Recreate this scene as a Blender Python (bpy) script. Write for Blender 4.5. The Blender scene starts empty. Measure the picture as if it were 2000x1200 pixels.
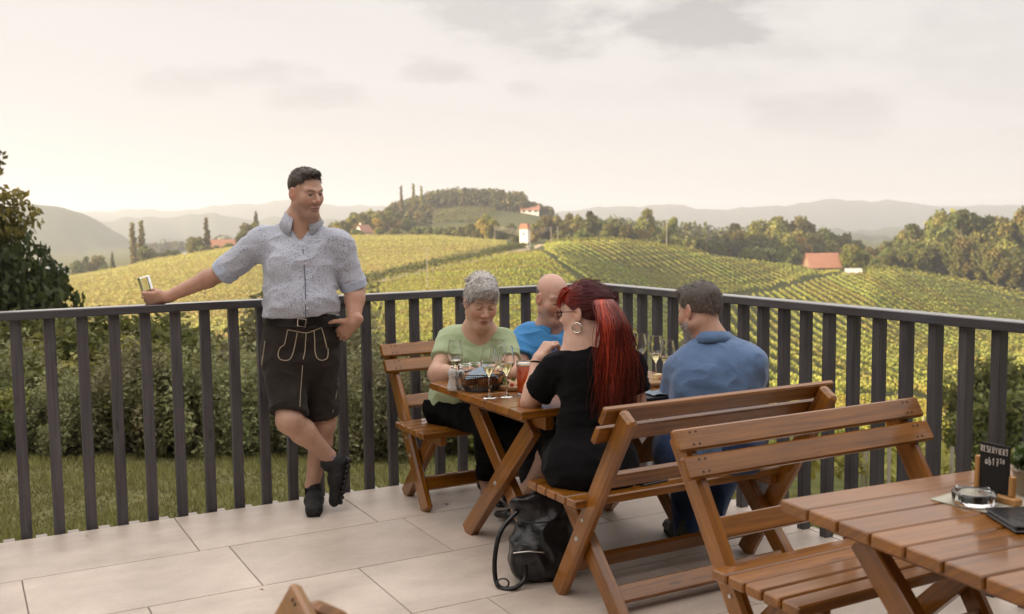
import bpy, bmesh, math, random
import numpy as np
from mathutils import Vector, Matrix, Quaternion, noise as mnoise
from math import sin, cos, pi, radians as R

SC = bpy.context.scene
HAZE = .0003
CLOUD_X = 2.3
COL = SC.collection
# ------------------------------------------------------------------ camera, light, exposure
CAM_H = 1.544
cd = bpy.data.cameras.new('camera')
cam = bpy.data.objects.new('camera', cd); COL.objects.link(cam)
cd.sensor_width = 36.0; cd.lens = 36.0
cd.clip_start = 0.05; cd.clip_end = 30000
fw = Vector((.47742, .87435, -.08711)).normalized()
rt = Vector((.87710, -.48015, -.012255)); rt = (rt - fw*rt.dot(fw)).normalized()
up = rt.cross(fw)
cam.matrix_world = Matrix(((rt.x, up.x, -fw.x, 0), (rt.y, up.y, -fw.y, 0), (rt.z, up.z, -fw.z, CAM_H), (0, 0, 0, 1)))
cd.dof.use_dof = True; cd.dof.focus_distance = 4.9; cd.dof.aperture_fstop = 3.8
SC.camera = cam

SUN_AZ = Vector((-.93, .20, 0)).normalized()     # horizontal direction towards the sun
SUN_EL = R(10)
sd = bpy.data.lights.new('sun', 'SUN'); sd.energy = 5.0; sd.angle = R(0.5); sd.color = (1.0, .79, .53)
sun = bpy.data.objects.new('sun', sd); COL.objects.link(sun)
to_sun = Vector((SUN_AZ.x*cos(SUN_EL), SUN_AZ.y*cos(SUN_EL), sin(SUN_EL)))
sun.rotation_euler = to_sun.to_track_quat('Z', 'Y').to_euler()
sun.location = to_sun*60

W = bpy.data.worlds.new('World'); SC.world = W; W.use_nodes = True
nt = W.node_tree; nt.nodes.clear()
def wn(t, **k):
    n = nt.nodes.new(t)
    for a, b in k.items(): setattr(n, a, b)
    return n
def mathn(tree, op, a, b=None, c=None, clamp=False):
    n = tree.nodes.new('ShaderNodeMath'); n.operation = op; n.use_clamp = clamp
    for i, v in enumerate((a, b, c)):
        if v is None: continue
        if isinstance(v, (int, float)): n.inputs[i].default_value = v
        else: tree.links.new(v, n.inputs[i])
    return n.outputs[0]
sky = wn('ShaderNodeTexSky', sky_type='NISHITA', sun_disc=False)
sky.sun_elevation = SUN_EL; sky.sun_rotation = math.atan2(SUN_AZ.x, SUN_AZ.y)
sky.air_density = 1.0; sky.dust_density = 2.5; sky.ozone_density = 1.0; sky.altitude = 400
tc = wn('ShaderNodeTexCoord')
# high veil of thin cloud over the whole sky, with a few grey cloud streaks
sep = wn('ShaderNodeSeparateXYZ'); nt.links.new(tc.outputs['Generated'], sep.inputs[0])
zc = mathn(nt, 'MAXIMUM', sep.outputs['Z'], 0.02)
zc = mathn(nt, 'ADD', zc, 0.16)
pxn = mathn(nt, 'DIVIDE', sep.outputs['X'], zc); pyn = mathn(nt, 'DIVIDE', sep.outputs['Y'], zc)
comb = wn('ShaderNodeCombineXYZ'); nt.links.new(pxn, comb.inputs[0]); nt.links.new(pyn, comb.inputs[1])
mp = wn('ShaderNodeMapping'); nt.links.new(comb.outputs[0], mp.inputs[0])
mp.inputs['Rotation'].default_value = (0, 0, R(28)); mp.inputs['Scale'].default_value = (.8, 2.1, 1); mp.inputs['Location'].default_value = (CLOUD_X if 'CLOUD_X' in globals() else 2.3, .35, 0)
nz = wn('ShaderNodeTexNoise'); nz.inputs['Scale'].default_value = .85; nz.inputs['Detail'].default_value = 7; nz.inputs['Roughness'].default_value = .55
nt.links.new(mp.outputs[0], nz.inputs['Vector'])
cr = wn('ShaderNodeValToRGB'); nt.links.new(nz.outputs['Fac'], cr.inputs[0])
cr.color_ramp.elements[0].position = .50; cr.color_ramp.elements[0].color = (0, 0, 0, 1)
cr.color_ramp.elements[1].position = .74; cr.color_ramp.elements[1].color = (1, 1, 1, 1)
# single clouds: soft ovals in the sky (sideways and upward slope of the view), broken up by noise
def dotn(v):
    n = wn('ShaderNodeVectorMath', operation='DOT_PRODUCT'); nt.links.new(tc.outputs['Generated'], n.inputs[0]); n.inputs[1].default_value = v; return n.outputs['Value']
fwd_ = mathn(nt, 'MAXIMUM', dotn((.47922, .87770, 0)), .05)
ca_ = mathn(nt, 'DIVIDE', dotn((.87720, -.48010, 0)), fwd_); ce_ = mathn(nt, 'DIVIDE', sep.outputs['Z'], fwd_)
cn = wn('ShaderNodeTexNoise'); cn.inputs['Scale'].default_value = 7; cn.inputs['Detail'].default_value = 8; cn.inputs['Roughness'].default_value = .62
cmb = wn('ShaderNodeCombineXYZ'); nt.links.new(ca_, cmb.inputs[0]); nt.links.new(mathn(nt, 'MULTIPLY', ce_, 2.6), cmb.inputs[1]); nt.links.new(cmb.outputs[0], cn.inputs['Vector'])
nf = mathn(nt, 'SUBTRACT', cn.outputs['Fac'], .5)
tot = None
for a0, e0, ra_, re_, w_ in ((.135, .187, .135, .040, .95), (.0, .192, .12, .050, .62), (-.065, .137, .045, .018, .55), (.015, .122, .03, .010, .5), (-.285, .138, .09, .022, .42), (-.205, .117, .075, .015, .45), (.32, .098, .13, .028, .60), (.25, .157, .08, .015, .40), (.455, .110, .07, .018, .35), (.50, .20, .42, .19, .26)):
    q = mathn(nt, 'ADD', mathn(nt, 'POWER', mathn(nt, 'ABSOLUTE', mathn(nt, 'DIVIDE', mathn(nt, 'SUBTRACT', ca_, a0), ra_)), 2.0), mathn(nt, 'POWER', mathn(nt, 'ABSOLUTE', mathn(nt, 'DIVIDE', mathn(nt, 'SUBTRACT', ce_, e0), re_)), 2.0))
    k_ = mathn(nt, 'SUBTRACT', mathn(nt, 'ADD', 1.0, mathn(nt, 'MULTIPLY', nf, 6.5)), q, clamp=True)
    k_ = mathn(nt, 'MULTIPLY', mathn(nt, 'SMOOTHSTEP' if False else 'POWER', k_, 1.2), w_)
    tot = k_ if tot is None else mathn(nt, 'MAXIMUM', tot, k_)
lowf = wn('ShaderNodeMapRange'); nt.links.new(sep.outputs['Z'], lowf.inputs['Value']); lowf.inputs['From Min'].default_value = .03; lowf.inputs['From Max'].default_value = .12
cl_ = mathn(nt, 'ADD', mathn(nt, 'MULTIPLY', tot, .85), mathn(nt, 'MULTIPLY', cr.outputs[0], .16), clamp=True)
cl_ = mathn(nt, 'MULTIPLY', cl_, lowf.outputs[0])
veil = wn('ShaderNodeMix', data_type='RGBA'); veil.inputs['A'].default_value = (5.0, 4.68, 4.47, 1); veil.inputs['B'].default_value = (3.0, 2.82, 2.77, 1)
nt.links.new(cl_, veil.inputs['Factor'])
# veil brightened overhead, above the view, as added light on the terrace
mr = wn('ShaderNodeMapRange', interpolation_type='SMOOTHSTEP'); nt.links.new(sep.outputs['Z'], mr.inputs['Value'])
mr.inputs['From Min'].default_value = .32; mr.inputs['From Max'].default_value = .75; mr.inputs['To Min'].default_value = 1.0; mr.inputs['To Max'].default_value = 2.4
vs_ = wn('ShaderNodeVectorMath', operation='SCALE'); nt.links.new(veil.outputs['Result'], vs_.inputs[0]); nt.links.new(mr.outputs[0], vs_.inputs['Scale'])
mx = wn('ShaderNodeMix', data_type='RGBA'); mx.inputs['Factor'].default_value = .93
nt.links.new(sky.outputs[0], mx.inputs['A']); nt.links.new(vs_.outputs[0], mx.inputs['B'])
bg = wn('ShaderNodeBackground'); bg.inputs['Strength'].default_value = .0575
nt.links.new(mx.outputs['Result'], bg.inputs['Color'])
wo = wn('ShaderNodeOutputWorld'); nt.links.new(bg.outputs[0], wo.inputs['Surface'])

SC.view_settings.view_transform = 'Standard'; SC.view_settings.look = 'None'
SC.view_settings.exposure = 1.62; SC.view_settings.gamma = 1.0
SC.render.engine = 'CYCLES'
SC.cycles.use_denoising = True
SC.cycles.max_bounces = 20; SC.cycles.transparent_max_bounces = 16; SC.cycles.transmission_bounces = 20
SC.cycles.diffuse_bounces = 3; SC.cycles.glossy_bounces = 4; SC.cycles.volume_bounces = 0
SC.cycles.caustics_reflective = False; SC.cycles.caustics_refractive = False
SC.cycles.sample_clamp_indirect = 4.0

# ------------------------------------------------------------------ helpers
rng = np.random.default_rng(7)
random.seed(7)
def thing(name, label, cat, loc=(0, 0, 0), rotz=0.0, group=None):
    o = bpy.data.objects.new(name, None); COL.objects.link(o)
    o.location = loc; o.rotation_euler = (0, 0, rotz); o.empty_display_size = .1
    tag(o, label, cat, group); return o
def tag(o, label=None, cat=None, group=None, kind=None):
    if label: o['label'] = label
    if cat: o['category'] = cat
    if group: o['group'] = group
    if kind: o['kind'] = kind
    return o
def link(name, me, parent=None, mat=None):
    o = bpy.data.objects.new(name, me); COL.objects.link(o)
    if mat is not None and not me.materials: me.materials.append(mat)
    if parent: o.parent = parent
    return o
def dup(root, loc=None, rotz=None, scale=None, label=None, group=None):
    def cp(o, par):
        c = o.copy(); COL.objects.link(c)
        if par is not None: c.parent = par
        for ch in list(o.children): cp(ch, c)
        return c
    r = cp(root, None)
    if loc is not None: r.location = loc
    if rotz is not None: r.rotation_euler = (0, 0, rotz)
    if scale is not None: r.scale = scale if hasattr(scale, '__len__') else (scale,)*3
    if label: r['label'] = label
    if group: r['group'] = group
    return r
def mesh_np(name, V, F, mat=None, fcol=None, vcol=None, smooth=False, uv=None):
    """V (n,3); F (m,k) ints (k = 3 or 4); fcol/vcol: rgb per face / vertex"""
    V = np.asarray(V, np.float32); F = np.asarray(F, np.int32)
    me = bpy.data.meshes.new(name)
    m, k = F.shape
    me.vertices.add(len(V)); me.vertices.foreach_set('co', V.ravel())
    me.loops.add(m*k); me.loops.foreach_set('vertex_index', F.ravel())
    me.polygons.add(m); me.polygons.foreach_set('loop_start', np.arange(m, dtype=np.int32)*k)
    me.update(calc_edges=True)
    me.polygons.foreach_set('use_smooth', np.full(m, bool(smooth)))
    for col, dom in ((fcol, 'FACE'), (vcol, 'POINT')):
        if col is not None:
            col = np.asarray(col, np.float32); n = len(col)
            if col.shape[1] == 3: col = np.concatenate([col, np.ones((n, 1), np.float32)], 1)
            if dom == 'FACE': col = np.repeat(col, k, axis=0); dom2 = 'CORNER'
            else: dom2 = 'POINT'
            a = me.color_attributes.new('Col', 'FLOAT_COLOR', dom2); a.data.foreach_set('color', col.ravel())
    if uv is not None:
        l = me.uv_layers.new(name='UVMap'); l.data.foreach_set('uv', np.asarray(uv, np.float32).ravel())
    if mat: me.materials.append(mat)
    return me

# ------------------------------------------------------------------ materials
MATS = {}
def newmat(name):
    m = bpy.data.materials.new(name); m.use_nodes = True
    b = m.node_tree.nodes['Principled BSDF']; MATS[name] = m
    return m, m.node_tree, b
def add(tree, t, **k):
    n = tree.nodes.new(t)
    for a, b in k.items(): setattr(n, a, b)
    return n
def simple(name, col, rough=.5, metal=0, spec=.5, bump=0, bscale=80, var=0.0, vscale=8, coat=0, sheen=0, trans=0, ior=1.45):
    """plain paint / cloth / leather: colour varied by two noises, optional fine bump"""
    m, t, b = newmat(name)
    b.inputs['Roughness'].default_value = rough; b.inputs['Metallic'].default_value = metal
    b.inputs['Specular IOR Level'].default_value = spec; b.inputs['IOR'].default_value = ior
    if coat: b.inputs['Coat Weight'].default_value = coat; b.inputs['Coat Roughness'].default_value = .12
    if sheen: b.inputs['Sheen Weight'].default_value = sheen
    if trans: b.inputs['Transmission Weight'].default_value = trans
    tcn = add(t, 'ShaderNodeTexCoord')
    if var:
        n = add(t, 'ShaderNodeTexNoise'); n.inputs['Scale'].default_value = vscale; n.inputs['Detail'].default_value = 5
        t.links.new(tcn.outputs['Object'], n.inputs['Vector'])
        x = add(t, 'ShaderNodeMix', data_type='RGBA')
        x.inputs['A'].default_value = tuple(c*(1-var) for c in col)+(1,); x.inputs['B'].default_value = tuple(min(1, c*(1+var)) for c in col)+(1,)
        t.links.new(n.outputs['Fac'], x.inputs['Factor']); t.links.new(x.outputs['Result'], b.inputs['Base Color'])
    else: b.inputs['Base Color'].default_value = tuple(col)+(1,)
    if bump:
        n2 = add(t, 'ShaderNodeTexNoise'); n2.inputs['Scale'].default_value = bscale; n2.inputs['Detail'].default_value = 4
        t.links.new(tcn.outputs['Object'], n2.inputs['Vector'])
        bp = add(t, 'ShaderNodeBump'); bp.inputs['Strength'].default_value = bump; bp.inputs['Distance'].default_value = .01
        t.links.new(n2.outputs['Fac'], bp.inputs['Height']); t.links.new(bp.outputs[0], b.inputs['Normal'])
    return m
def foliage(name, tint=(1, 1, 1), transl=.35, rough=.55, rand=.25):
    """leaf material: colour comes from the mesh's own per-leaf colours, varied per tree"""
    m, t, b = newmat(name)
    at = add(t, 'ShaderNodeVertexColor', layer_name='Col')
    oi = add(t, 'ShaderNodeObjectInfo')
    v = mathn(t, 'MULTIPLY_ADD', oi.outputs['Random'], rand*2, 1-rand)
    hs = add(t, 'ShaderNodeHueSaturation'); t.links.new(at.outputs['Color'], hs.inputs['Color'])
    t.links.new(v, hs.inputs['Value'])
    hh = mathn(t, 'MULTIPLY_ADD', oi.outputs['Random'], .05, .475); t.links.new(hh, hs.inputs['Hue'])
    tm = add(t, 'ShaderNodeMix', data_type='RGBA', blend_type='MULTIPLY'); tm.inputs['Factor'].default_value = 1
    t.links.new(hs.outputs[0], tm.inputs['A']); tm.inputs['B'].default_value = tuple(tint)+(1,)
    c = tm.outputs['Result']
    t.links.new(c, b.inputs['Base Color']); b.inputs['Roughness'].default_value = rough; b.inputs['Specular IOR Level'].default_value = .3
    tr = add(t, 'ShaderNodeBsdfTranslucent'); t.links.new(c, tr.inputs['Color'])
    ms = add(t, 'ShaderNodeMixShader'); ms.inputs[0].default_value = transl
    t.links.new(b.outputs[0], ms.inputs[1]); t.links.new(tr.outputs[0], ms.inputs[2])
    t.links.new(ms.outputs[0], t.nodes['Material Output'].inputs['Surface'])
    return m
# ------------------------------------------------------------------ terrain
RH = np.array([.87720, -.48010]); FH = np.array([.47922, .87770])    # camera right / forward on the ground
def yh(x): return 425.1 - .0123*(x-1000)
_i = np.interp
def prof(pairs): 
    xs = [p[0] for p in pairs]; ys = [p[1] for p in pairs]
    return lambda x: _i(x, xs, ys)
def zrow(D, pairs):
    f = prof(pairs)
    return lambda x: CAM_H + D*(yh(x)-f(x))/2000.
zc_ = lambda z: (lambda x: np.full_like(x, z))
RINGS = [(2, zc_(-1.0)), (8, zc_(-1.0)),
 (11.5, prof([(0, -1.15), (1000, -1.3), (1300, -1.7), (2400, -1.9)])),
 (20, prof([(0, -3.0), (900, -3.2), (1200, -4.2), (2400, -4.6)])),
 (45, prof([(0, -9), (900, -9), (1300, -8.8), (2400, -9)])),
 (80, prof([(0, -12.), (700, -12.5), (1100, -13.5), (1500, -14), (2400, -14)])),
 (140, zrow(140, [(-900, 660), (0, 640), (470, 640), (700, 690), (1000, 690), (1100, 700), (1300, 720), (1700, 735), (2000, 750), (3000, 770)])),
 (210, zrow(210, [(-900, 620), (0, 596), (250, 578), (470, 570), (700, 598), (1000, 576), (1100, 590), (1300, 630), (1500, 650), (1700, 655), (2000, 680), (3000, 700)])),
 (290, zrow(290, [(-900, 590), (0, 566), (250, 542), (470, 514), (700, 520), (1000, 503), (1060, 497), (1100, 506), (1300, 545), (1500, 575), (1700, 568), (1850, 590), (2000, 618), (3000, 650)])),
 (360, zrow(360, [(-900, 580), (0, 556), (120, 547), (250, 524), (300, 511), (470, 486), (700, 466), (850, 466), (1000, 478), (1040, 484), (1100, 473), (1200, 471), (1300, 485), (1400, 499), (1500, 514), (1600, 530), (1690, 528), (1750, 528), (1850, 545), (2000, 570), (3000, 600)])),
 (430, zrow(430, [(-900, 575), (0, 560), (120, 556), (250, 530), (300, 518), (470, 493), (700, 468), (850, 466), (1000, 474), (1060, 476), (1200, 476), (1300, 492), (1500, 522), (1690, 536), (1850, 545), (2000, 568), (3000, 590)])),
 (560, zrow(560, [(-900, 560), (0, 545), (400, 500), (560, 480), (700, 462), (800, 452), (950, 448), (1060, 452), (1200, 470), (1500, 500), (1700, 520), (3000, 540)])),
 (760, zrow(760, [(-900, 540), (0, 528), (400, 495), (560, 480), (640, 468), (700, 450), (760, 428), (820, 410), (900, 402), (980, 404), (1040, 412), (1080, 425), (1180, 448), (1300, 452), (1450, 462), (1700, 490), (3000, 500)])),
 (950, zrow(950, [(-900, 530), (0, 520), (400, 490), (640, 478), (1000, 440), (1180, 455), (1400, 452), (1700, 480), (3000, 490)])),
 (1400, zc_(-36)),
 (1750, zrow(1750, [(-900, 420), (-200, 405), (40, 402), (90, 401), (130, 403), (160, 413), (200, 436), (240, 461), (280, 474), (340, 478), (420, 470), (520, 462), (640, 460), (800, 462), (1000, 460), (3000, 460)])),
 (2100, zc_(-45)), (2600, zc_(-40)),
 (3000, zrow(3000, [(-900, 420), (190, 432), (300, 425), (380, 419), (440, 421), (500, 428), (600, 424), (700, 430), (900, 445), (1500, 446), (1700, 450), (2000, 442), (3000, 440)])),
 (3500, zc_(-60)),
 (4600, zrow(4600, [(-900, 400), (100, 418), (190, 414), (260, 408), (330, 414), (400, 405), (450, 402), (520, 396), (560, 389), (600, 396), (660, 400), (740, 404), (860, 410), (1000, 414), (1100, 412), (1180, 406), (1260, 401), (1310, 400), (1360, 408), (1440, 408), (1500, 404), (1560, 397), (1620, 391), (1740, 392), (1780, 399), (1900, 404), (2000, 398), (2300, 390), (3000, 400)])),
 (5600, zc_(-90)), (7500, zc_(-100))]
RD = np.log(np.array([r[0] for r in RINGS], float))
def terr(X, D):
    """height of the land at camera-right X, camera-forward D (metres)"""
    X = np.atleast_1d(np.asarray(X, float)); D = np.atleast_1d(np.asarray(D, float))
    r = np.hypot(X, D); a = np.clip(np.arctan2(X, D), -R(56), R(56))
    De = np.maximum(r*np.cos(a), 2.0); px = 1000+2000*np.tan(a)
    T = np.stack([f(px) for _, f in RINGS])
    ld = np.log(De); k = np.clip(np.searchsorted(RD, ld)-1, 0, len(RD)-2)
    t = (ld-RD[k])/(RD[k+1]-RD[k]); i = np.arange(len(X)); t = np.clip(t, 0, 1)
    z0, z1 = T[k, i], T[k+1, i]
    zp = T[np.maximum(k-1, 0), i]; zn = T[np.minimum(k+2, len(RD)-1), i]
    m0 = .5*(z1-zp)*.55; m1 = .5*(zn-z0)*.55
    big = De > 900; m0 = np.where(big, m0*.3, m0); m1 = np.where(big, m1*.3, m1)
    h = (2*t**3-3*t**2+1)*z0+(t**3-2*t**2+t)*m0+(-2*t**3+3*t**2)*z1+(t**3-t**2)*m1
    amp = np.clip((De-900)/1500, 0, 1)*9
    h = h+amp*(np.sin(px*.043+De*.003)*.5+np.sin(px*.11+De*.004)*.3+np.sin(px*.27)*.2)
    return h
def w2(X, D): 
    X = np.asarray(X, float); D = np.asarray(D, float)
    return np.stack([X*RH[0]+D*FH[0], X*RH[1]+D*FH[1]], -1)
def gp(X, D, dz=0.):
    p = w2(X, D); return (float(p[0]), float(p[1]), float(terr(X, D)[0])+dz)
def gpx(px, D, dz=0.): return gp((px-1000)/2000.*D, D, dz)

az = np.concatenate([np.linspace(-180, -58, 30)[:-1], np.linspace(-58, 58, 300), np.linspace(58, 180, 30)[1:]])
rr = np.concatenate([[1.2], np.geomspace(2.4, 7000, 430)])
A_, Rr = np.meshgrid(np.radians(az), rr, indexing='ij')
gx = (Rr*np.sin(A_)).ravel(); gd = (Rr*np.cos(A_)).ravel()
gz = terr(gx, gd); p2 = w2(gx, gd)
gV = np.column_stack([p2, gz]); na, nr = A_.shape
ii, jj = np.meshgrid(np.arange(na-1), np.arange(nr-1), indexing='ij')
gF = np.stack([ii*nr+jj, (ii+1)*nr+jj, (ii+1)*nr+jj+1, ii*nr+jj+1], -1).reshape(-1, 4)
dd = np.hypot(gx, gd)
gpxx = 1000+2000*np.clip(gx/np.maximum(gd, 1), -3, 3)
def lerpc(a, b, t): return np.array(a)[None]*(1-t[:, None])+np.array(b)[None]*t[:, None]
gc = lerpc((.15, .14, .058), (.15, .14, .058), np.clip((dd-8)/4, 0, 1))
gc = lerpc((0, 0, 0), (.10, .105, .03), np.clip((dd-14)/5, 0, 1))+gc*(1-np.clip((dd-14)/5, 0, 1))[:, None]
far = np.clip((dd-380)/150, 0, 1); gc = gc*(1-far)[:, None]+np.array((.10, .10, .035))[None]*far[:, None]
ff = np.clip((dd-1350)/200, 0, 1); gc = gc*(1-ff)[:, None]+np.array((.055, .065, .03))[None]*ff[:, None]
yel = np.clip((1000-gpxx)/80, 0, 1)*np.clip((dd-120)/60, 0, 1)*(1-far); gc = gc*(1-yel)[:, None]+np.array((.19, .16, .045))[None]*yel[:, None]
lane_shade = np.clip((gpxx-1050)/40, 0, 1)*np.clip((dd-95)/15, 0, 1)*np.clip((385-dd)/20, 0, 1); gc = gc*(1-lane_shade)[:, None]+np.array((.060, .064, .022))[None]*lane_shade[:, None]  # shade between the facing vine rows, darkened into the ground colour
m, t, b = newmat('land')
at = add(t, 'ShaderNodeVertexColor', layer_name='Col'); tcn = add(t, 'ShaderNodeTexCoord')
n1 = add(t, 'ShaderNodeTexNoise'); n1.inputs['Scale'].default_value = .9; n1.inputs['Detail'].default_value = 9; n1.inputs['Roughness'].default_value = .7
n2 = add(t, 'ShaderNodeTexNoise'); n2.inputs['Scale'].default_value = .05; n2.inputs['Detail'].default_value = 6
t.links.new(tcn.outputs['Object'], n1.inputs['Vector']); t.links.new(tcn.outputs['Object'], n2.inputs['Vector'])
s_ = mathn(t, 'ADD', mathn(t, 'MULTIPLY', n1.outputs['Fac'], 1.2), mathn(t, 'MULTIPLY', n2.outputs['Fac'], .8))
mu = add(t, 'ShaderNodeMix', data_type='RGBA', blend_type='MULTIPLY'); mu.inputs['Factor'].default_value = 1
t.links.new(at.outputs['Color'], mu.inputs['A']); t.links.new(s_, mu.inputs['B']); t.links.new(mu.outputs['Result'], b.inputs['Base Color'])
b.inputs['Roughness'].default_value = .95; b.inputs['Specular IOR Level'].default_value = .1
bp = add(t, 'ShaderNodeBump'); bp.inputs['Strength'].default_value = .6; bp.inputs['Distance'].default_value = .08
t.links.new(n1.outputs['Fac'], bp.inputs['Height']); t.links.new(bp.outputs[0], b.inputs['Normal'])
tag(link('ground', mesh_np('ground', gV, gF, m, vcol=gc, smooth=True)), kind='structure')

# the farm track that climbs between the vineyards
def strip(name, pts, width, mat, dz=.06):
    P = np.array(pts, float); s = np.linspace(0, len(P)-1, 90)
    X = _i(s, np.arange(len(P)), P[:, 0]); D = _i(s, np.arange(len(P)), P[:, 1])
    tx = np.gradient(X); td = np.gradient(D); L = np.hypot(tx, td); nx, nd = -td/L, tx/L
    rows = []
    for o in (-.5, -.17, .17, .5):
        w_ = width*(1+.12*np.sin(s*3.1+o*4))
        x, d = X+nx*o*w_, D+nd*o*w_; p = w2(x, d); rows.append(np.column_stack([p, terr(x, d)+dz]))
    V = np.stack(rows, 1).reshape(-1, 3); n = len(s)
    F = [(i*4+k, i*4+k+1, (i+1)*4+k+1, (i+1)*4+k) for i in range(n-1) for k in range(3)]
    return link(name, mesh_np(name, V, F, mat, smooth=True))
mt = simple('track_dirt', (.40, .31, .21), .95, var=.25, vscale=1.2, bump=.4, bscale=6)
def xd(px, D): return ((px-1000)/2000.*D, D)
tag(strip('path', [xd(1062, 420), xd(1052, 370), xd(1040, 340), xd(1000, 310), xd(930, 287), xd(850, 270), xd(740, 250), xd(600, 225)], 3.6, mt), kind='structure')

# ------------------------------------------------------------------ leaves
def quads(C, size, nrm=None, bias=.5, aspect=1.7, r=rng, curl=0.):
    """one rhombic leaf (clump) per centre"""
    n = len(C); v = r.normal(size=(n, 3)); v /= np.linalg.norm(v, axis=1)[:, None]
    if nrm is not None: v = v*(1-bias)+nrm*bias; v /= np.linalg.norm(v, axis=1)[:, None]
    u = np.cross(v, r.normal(size=(n, 3))); u /= np.linalg.norm(u, axis=1)[:, None]+1e-9
    w = np.cross(v, u); s = np.broadcast_to(size, (n,))[:, None]
    a = u*s*aspect*.5; b_ = w*s*.5
    V = np.stack([C-a, C+b_-a*.1, C+a, C-b_-a*.1], 1).reshape(-1, 3)
    return V, np.arange(4*n).reshape(-1, 4)
def leafcols(n, base, var=.35, r=rng, warm=.15):
    b_ = np.array(base)[None]*(1+r.uniform(-var, var, n))[:, None]
    k = r.random(n)[:, None]*warm
    return np.clip(b_*(1-k)+np.array((.30, .24, .05))[None]*k, .005, 1)
FOL = foliage('leaves'); FOLV = foliage('vine_leaves', rand=.10, transl=.3)
BARK = simple('bark', (.10, .075, .055), .9, var=.4, vscale=6, bump=.8, bscale=20)
PALEBARK = simple('pale_bark', (.30, .22, .15), .9, var=.3, vscale=5, bump=.5, bscale=14)
def limb(a, b_, r0, r1, seg=6, bend=0., r=rng, rings=5):
    a = np.array(a, float); b_ = np.array(b_, float); d = b_-a; L = np.linalg.norm(d)+1e-9; d = d/L
    u = np.cross(d, (0.3, .9, .1)); u /= np.linalg.norm(u); w = np.cross(d, u); V = []
    off = r.normal(size=3)*bend*L
    for i in range(rings):
        t = i/(rings-1); c = a+(b_-a)*t+off*sin(pi*t); rad = r0+(r1-r0)*t
        for k in range(seg): V.append(c+u*rad*cos(2*pi*k/seg)+w*rad*sin(2*pi*k/seg))
    F = [(i*seg+k, i*seg+(k+1) % seg, (i+1)*seg+(k+1) % seg, (i+1)*seg+k) for i in range(rings-1) for k in range(seg)]
    return np.array(V), np.array(F)
def merge(parts):
    V, F, o = [], [], 0
    for v, f in parts: V.append(v); F.append(np.asarray(f)+o); o += len(v)
    return np.concatenate(V), np.concatenate(F)
def make_tree(name, label, cat, clumps, nper, size, cols, trunk_h, trunk_r, seed, group=None, bark=None, limbs=True, var=.35, warm=.15, loc=(0, 0, 0), mat=None, shell=.62, aspect=1.5):
    """clumps: list of (x, y, z, r) or (x,y,z,rx,ry,rz) in metres over the tree's foot"""
    r = np.random.default_rng(seed); t_ = thing(name, label, cat, loc, 0, group)
    Vs, Cs = [], []
    for i, c in enumerate(clumps):
        c = list(c); ctr = np.array(c[:3]); rad = np.array(c[3:] if len(c) == 6 else [c[3]]*3)
        n = int(nper*(rad.mean()/np.mean([np.mean(q[3:]) for q in clumps]))**2)+3
        d = r.normal(size=(n, 3)); d /= np.linalg.norm(d, axis=1)[:, None]
        rr_ = (shell+(1-shell)*r.random(n)**.7)*(1+.22*np.sin(d[:, 0]*5+i)*np.sin(d[:, 2]*6+i*2))
        C = ctr+d*rr_[:, None]*rad; V, _ = quads(C, size*r.uniform(.65, 1.4, n), d, .45, aspect, r)
        Vs.append(V); Cs.append(leafcols(n, np.array(cols[i % len(cols)])*r.uniform(.85, 1.15), var, r, warm))
    V = np.concatenate(Vs); Cc = np.concatenate(Cs)
    link('crown', mesh_np('crown', V, np.arange(len(V)).reshape(-1, 4), mat or FOL, fcol=Cc), t_)
    P = [limb((0, 0, -.4), (r.normal()*.02*trunk_h, r.normal()*.02*trunk_h, trunk_h), trunk_r, trunk_r*.45, 7, .02, r)]
    if limbs:
        for c in clumps[:14]:
            z0 = trunk_h*r.uniform(.45, .95); P.append(limb((0, 0, z0), c[:3], trunk_r*.35, trunk_r*.08, 5, .05, r))
    tv, tf = merge(P)
    link('trunk', mesh_np('trunk', tv, tf, bark or BARK, smooth=True), t_)
    return t_
def blob_clumps(r, n, rx, ry, z0, z1, cr, top=.55):
    """clump centres spread through an egg-shaped crown"""
    out = []
    while len(out) < n:
        d = r.normal(size=3); d /= np.linalg.norm(d); k = r.uniform(.35, 1)**.6
        zc2 = (z0+z1)/2; x, y, z = d[0]*rx*k, d[1]*ry*k, zc2+d[2]*(z1-z0)/2*k
        t_ = (z-z0)/(z1-z0)
        if t_ > top: s = 1-.45*((t_-top)/(1-top))**2
        else: s = .75+.25*t_/top
        out.append((x*s, y*s, z, cr*r.uniform(.7, 1.35)))
    return out
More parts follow.
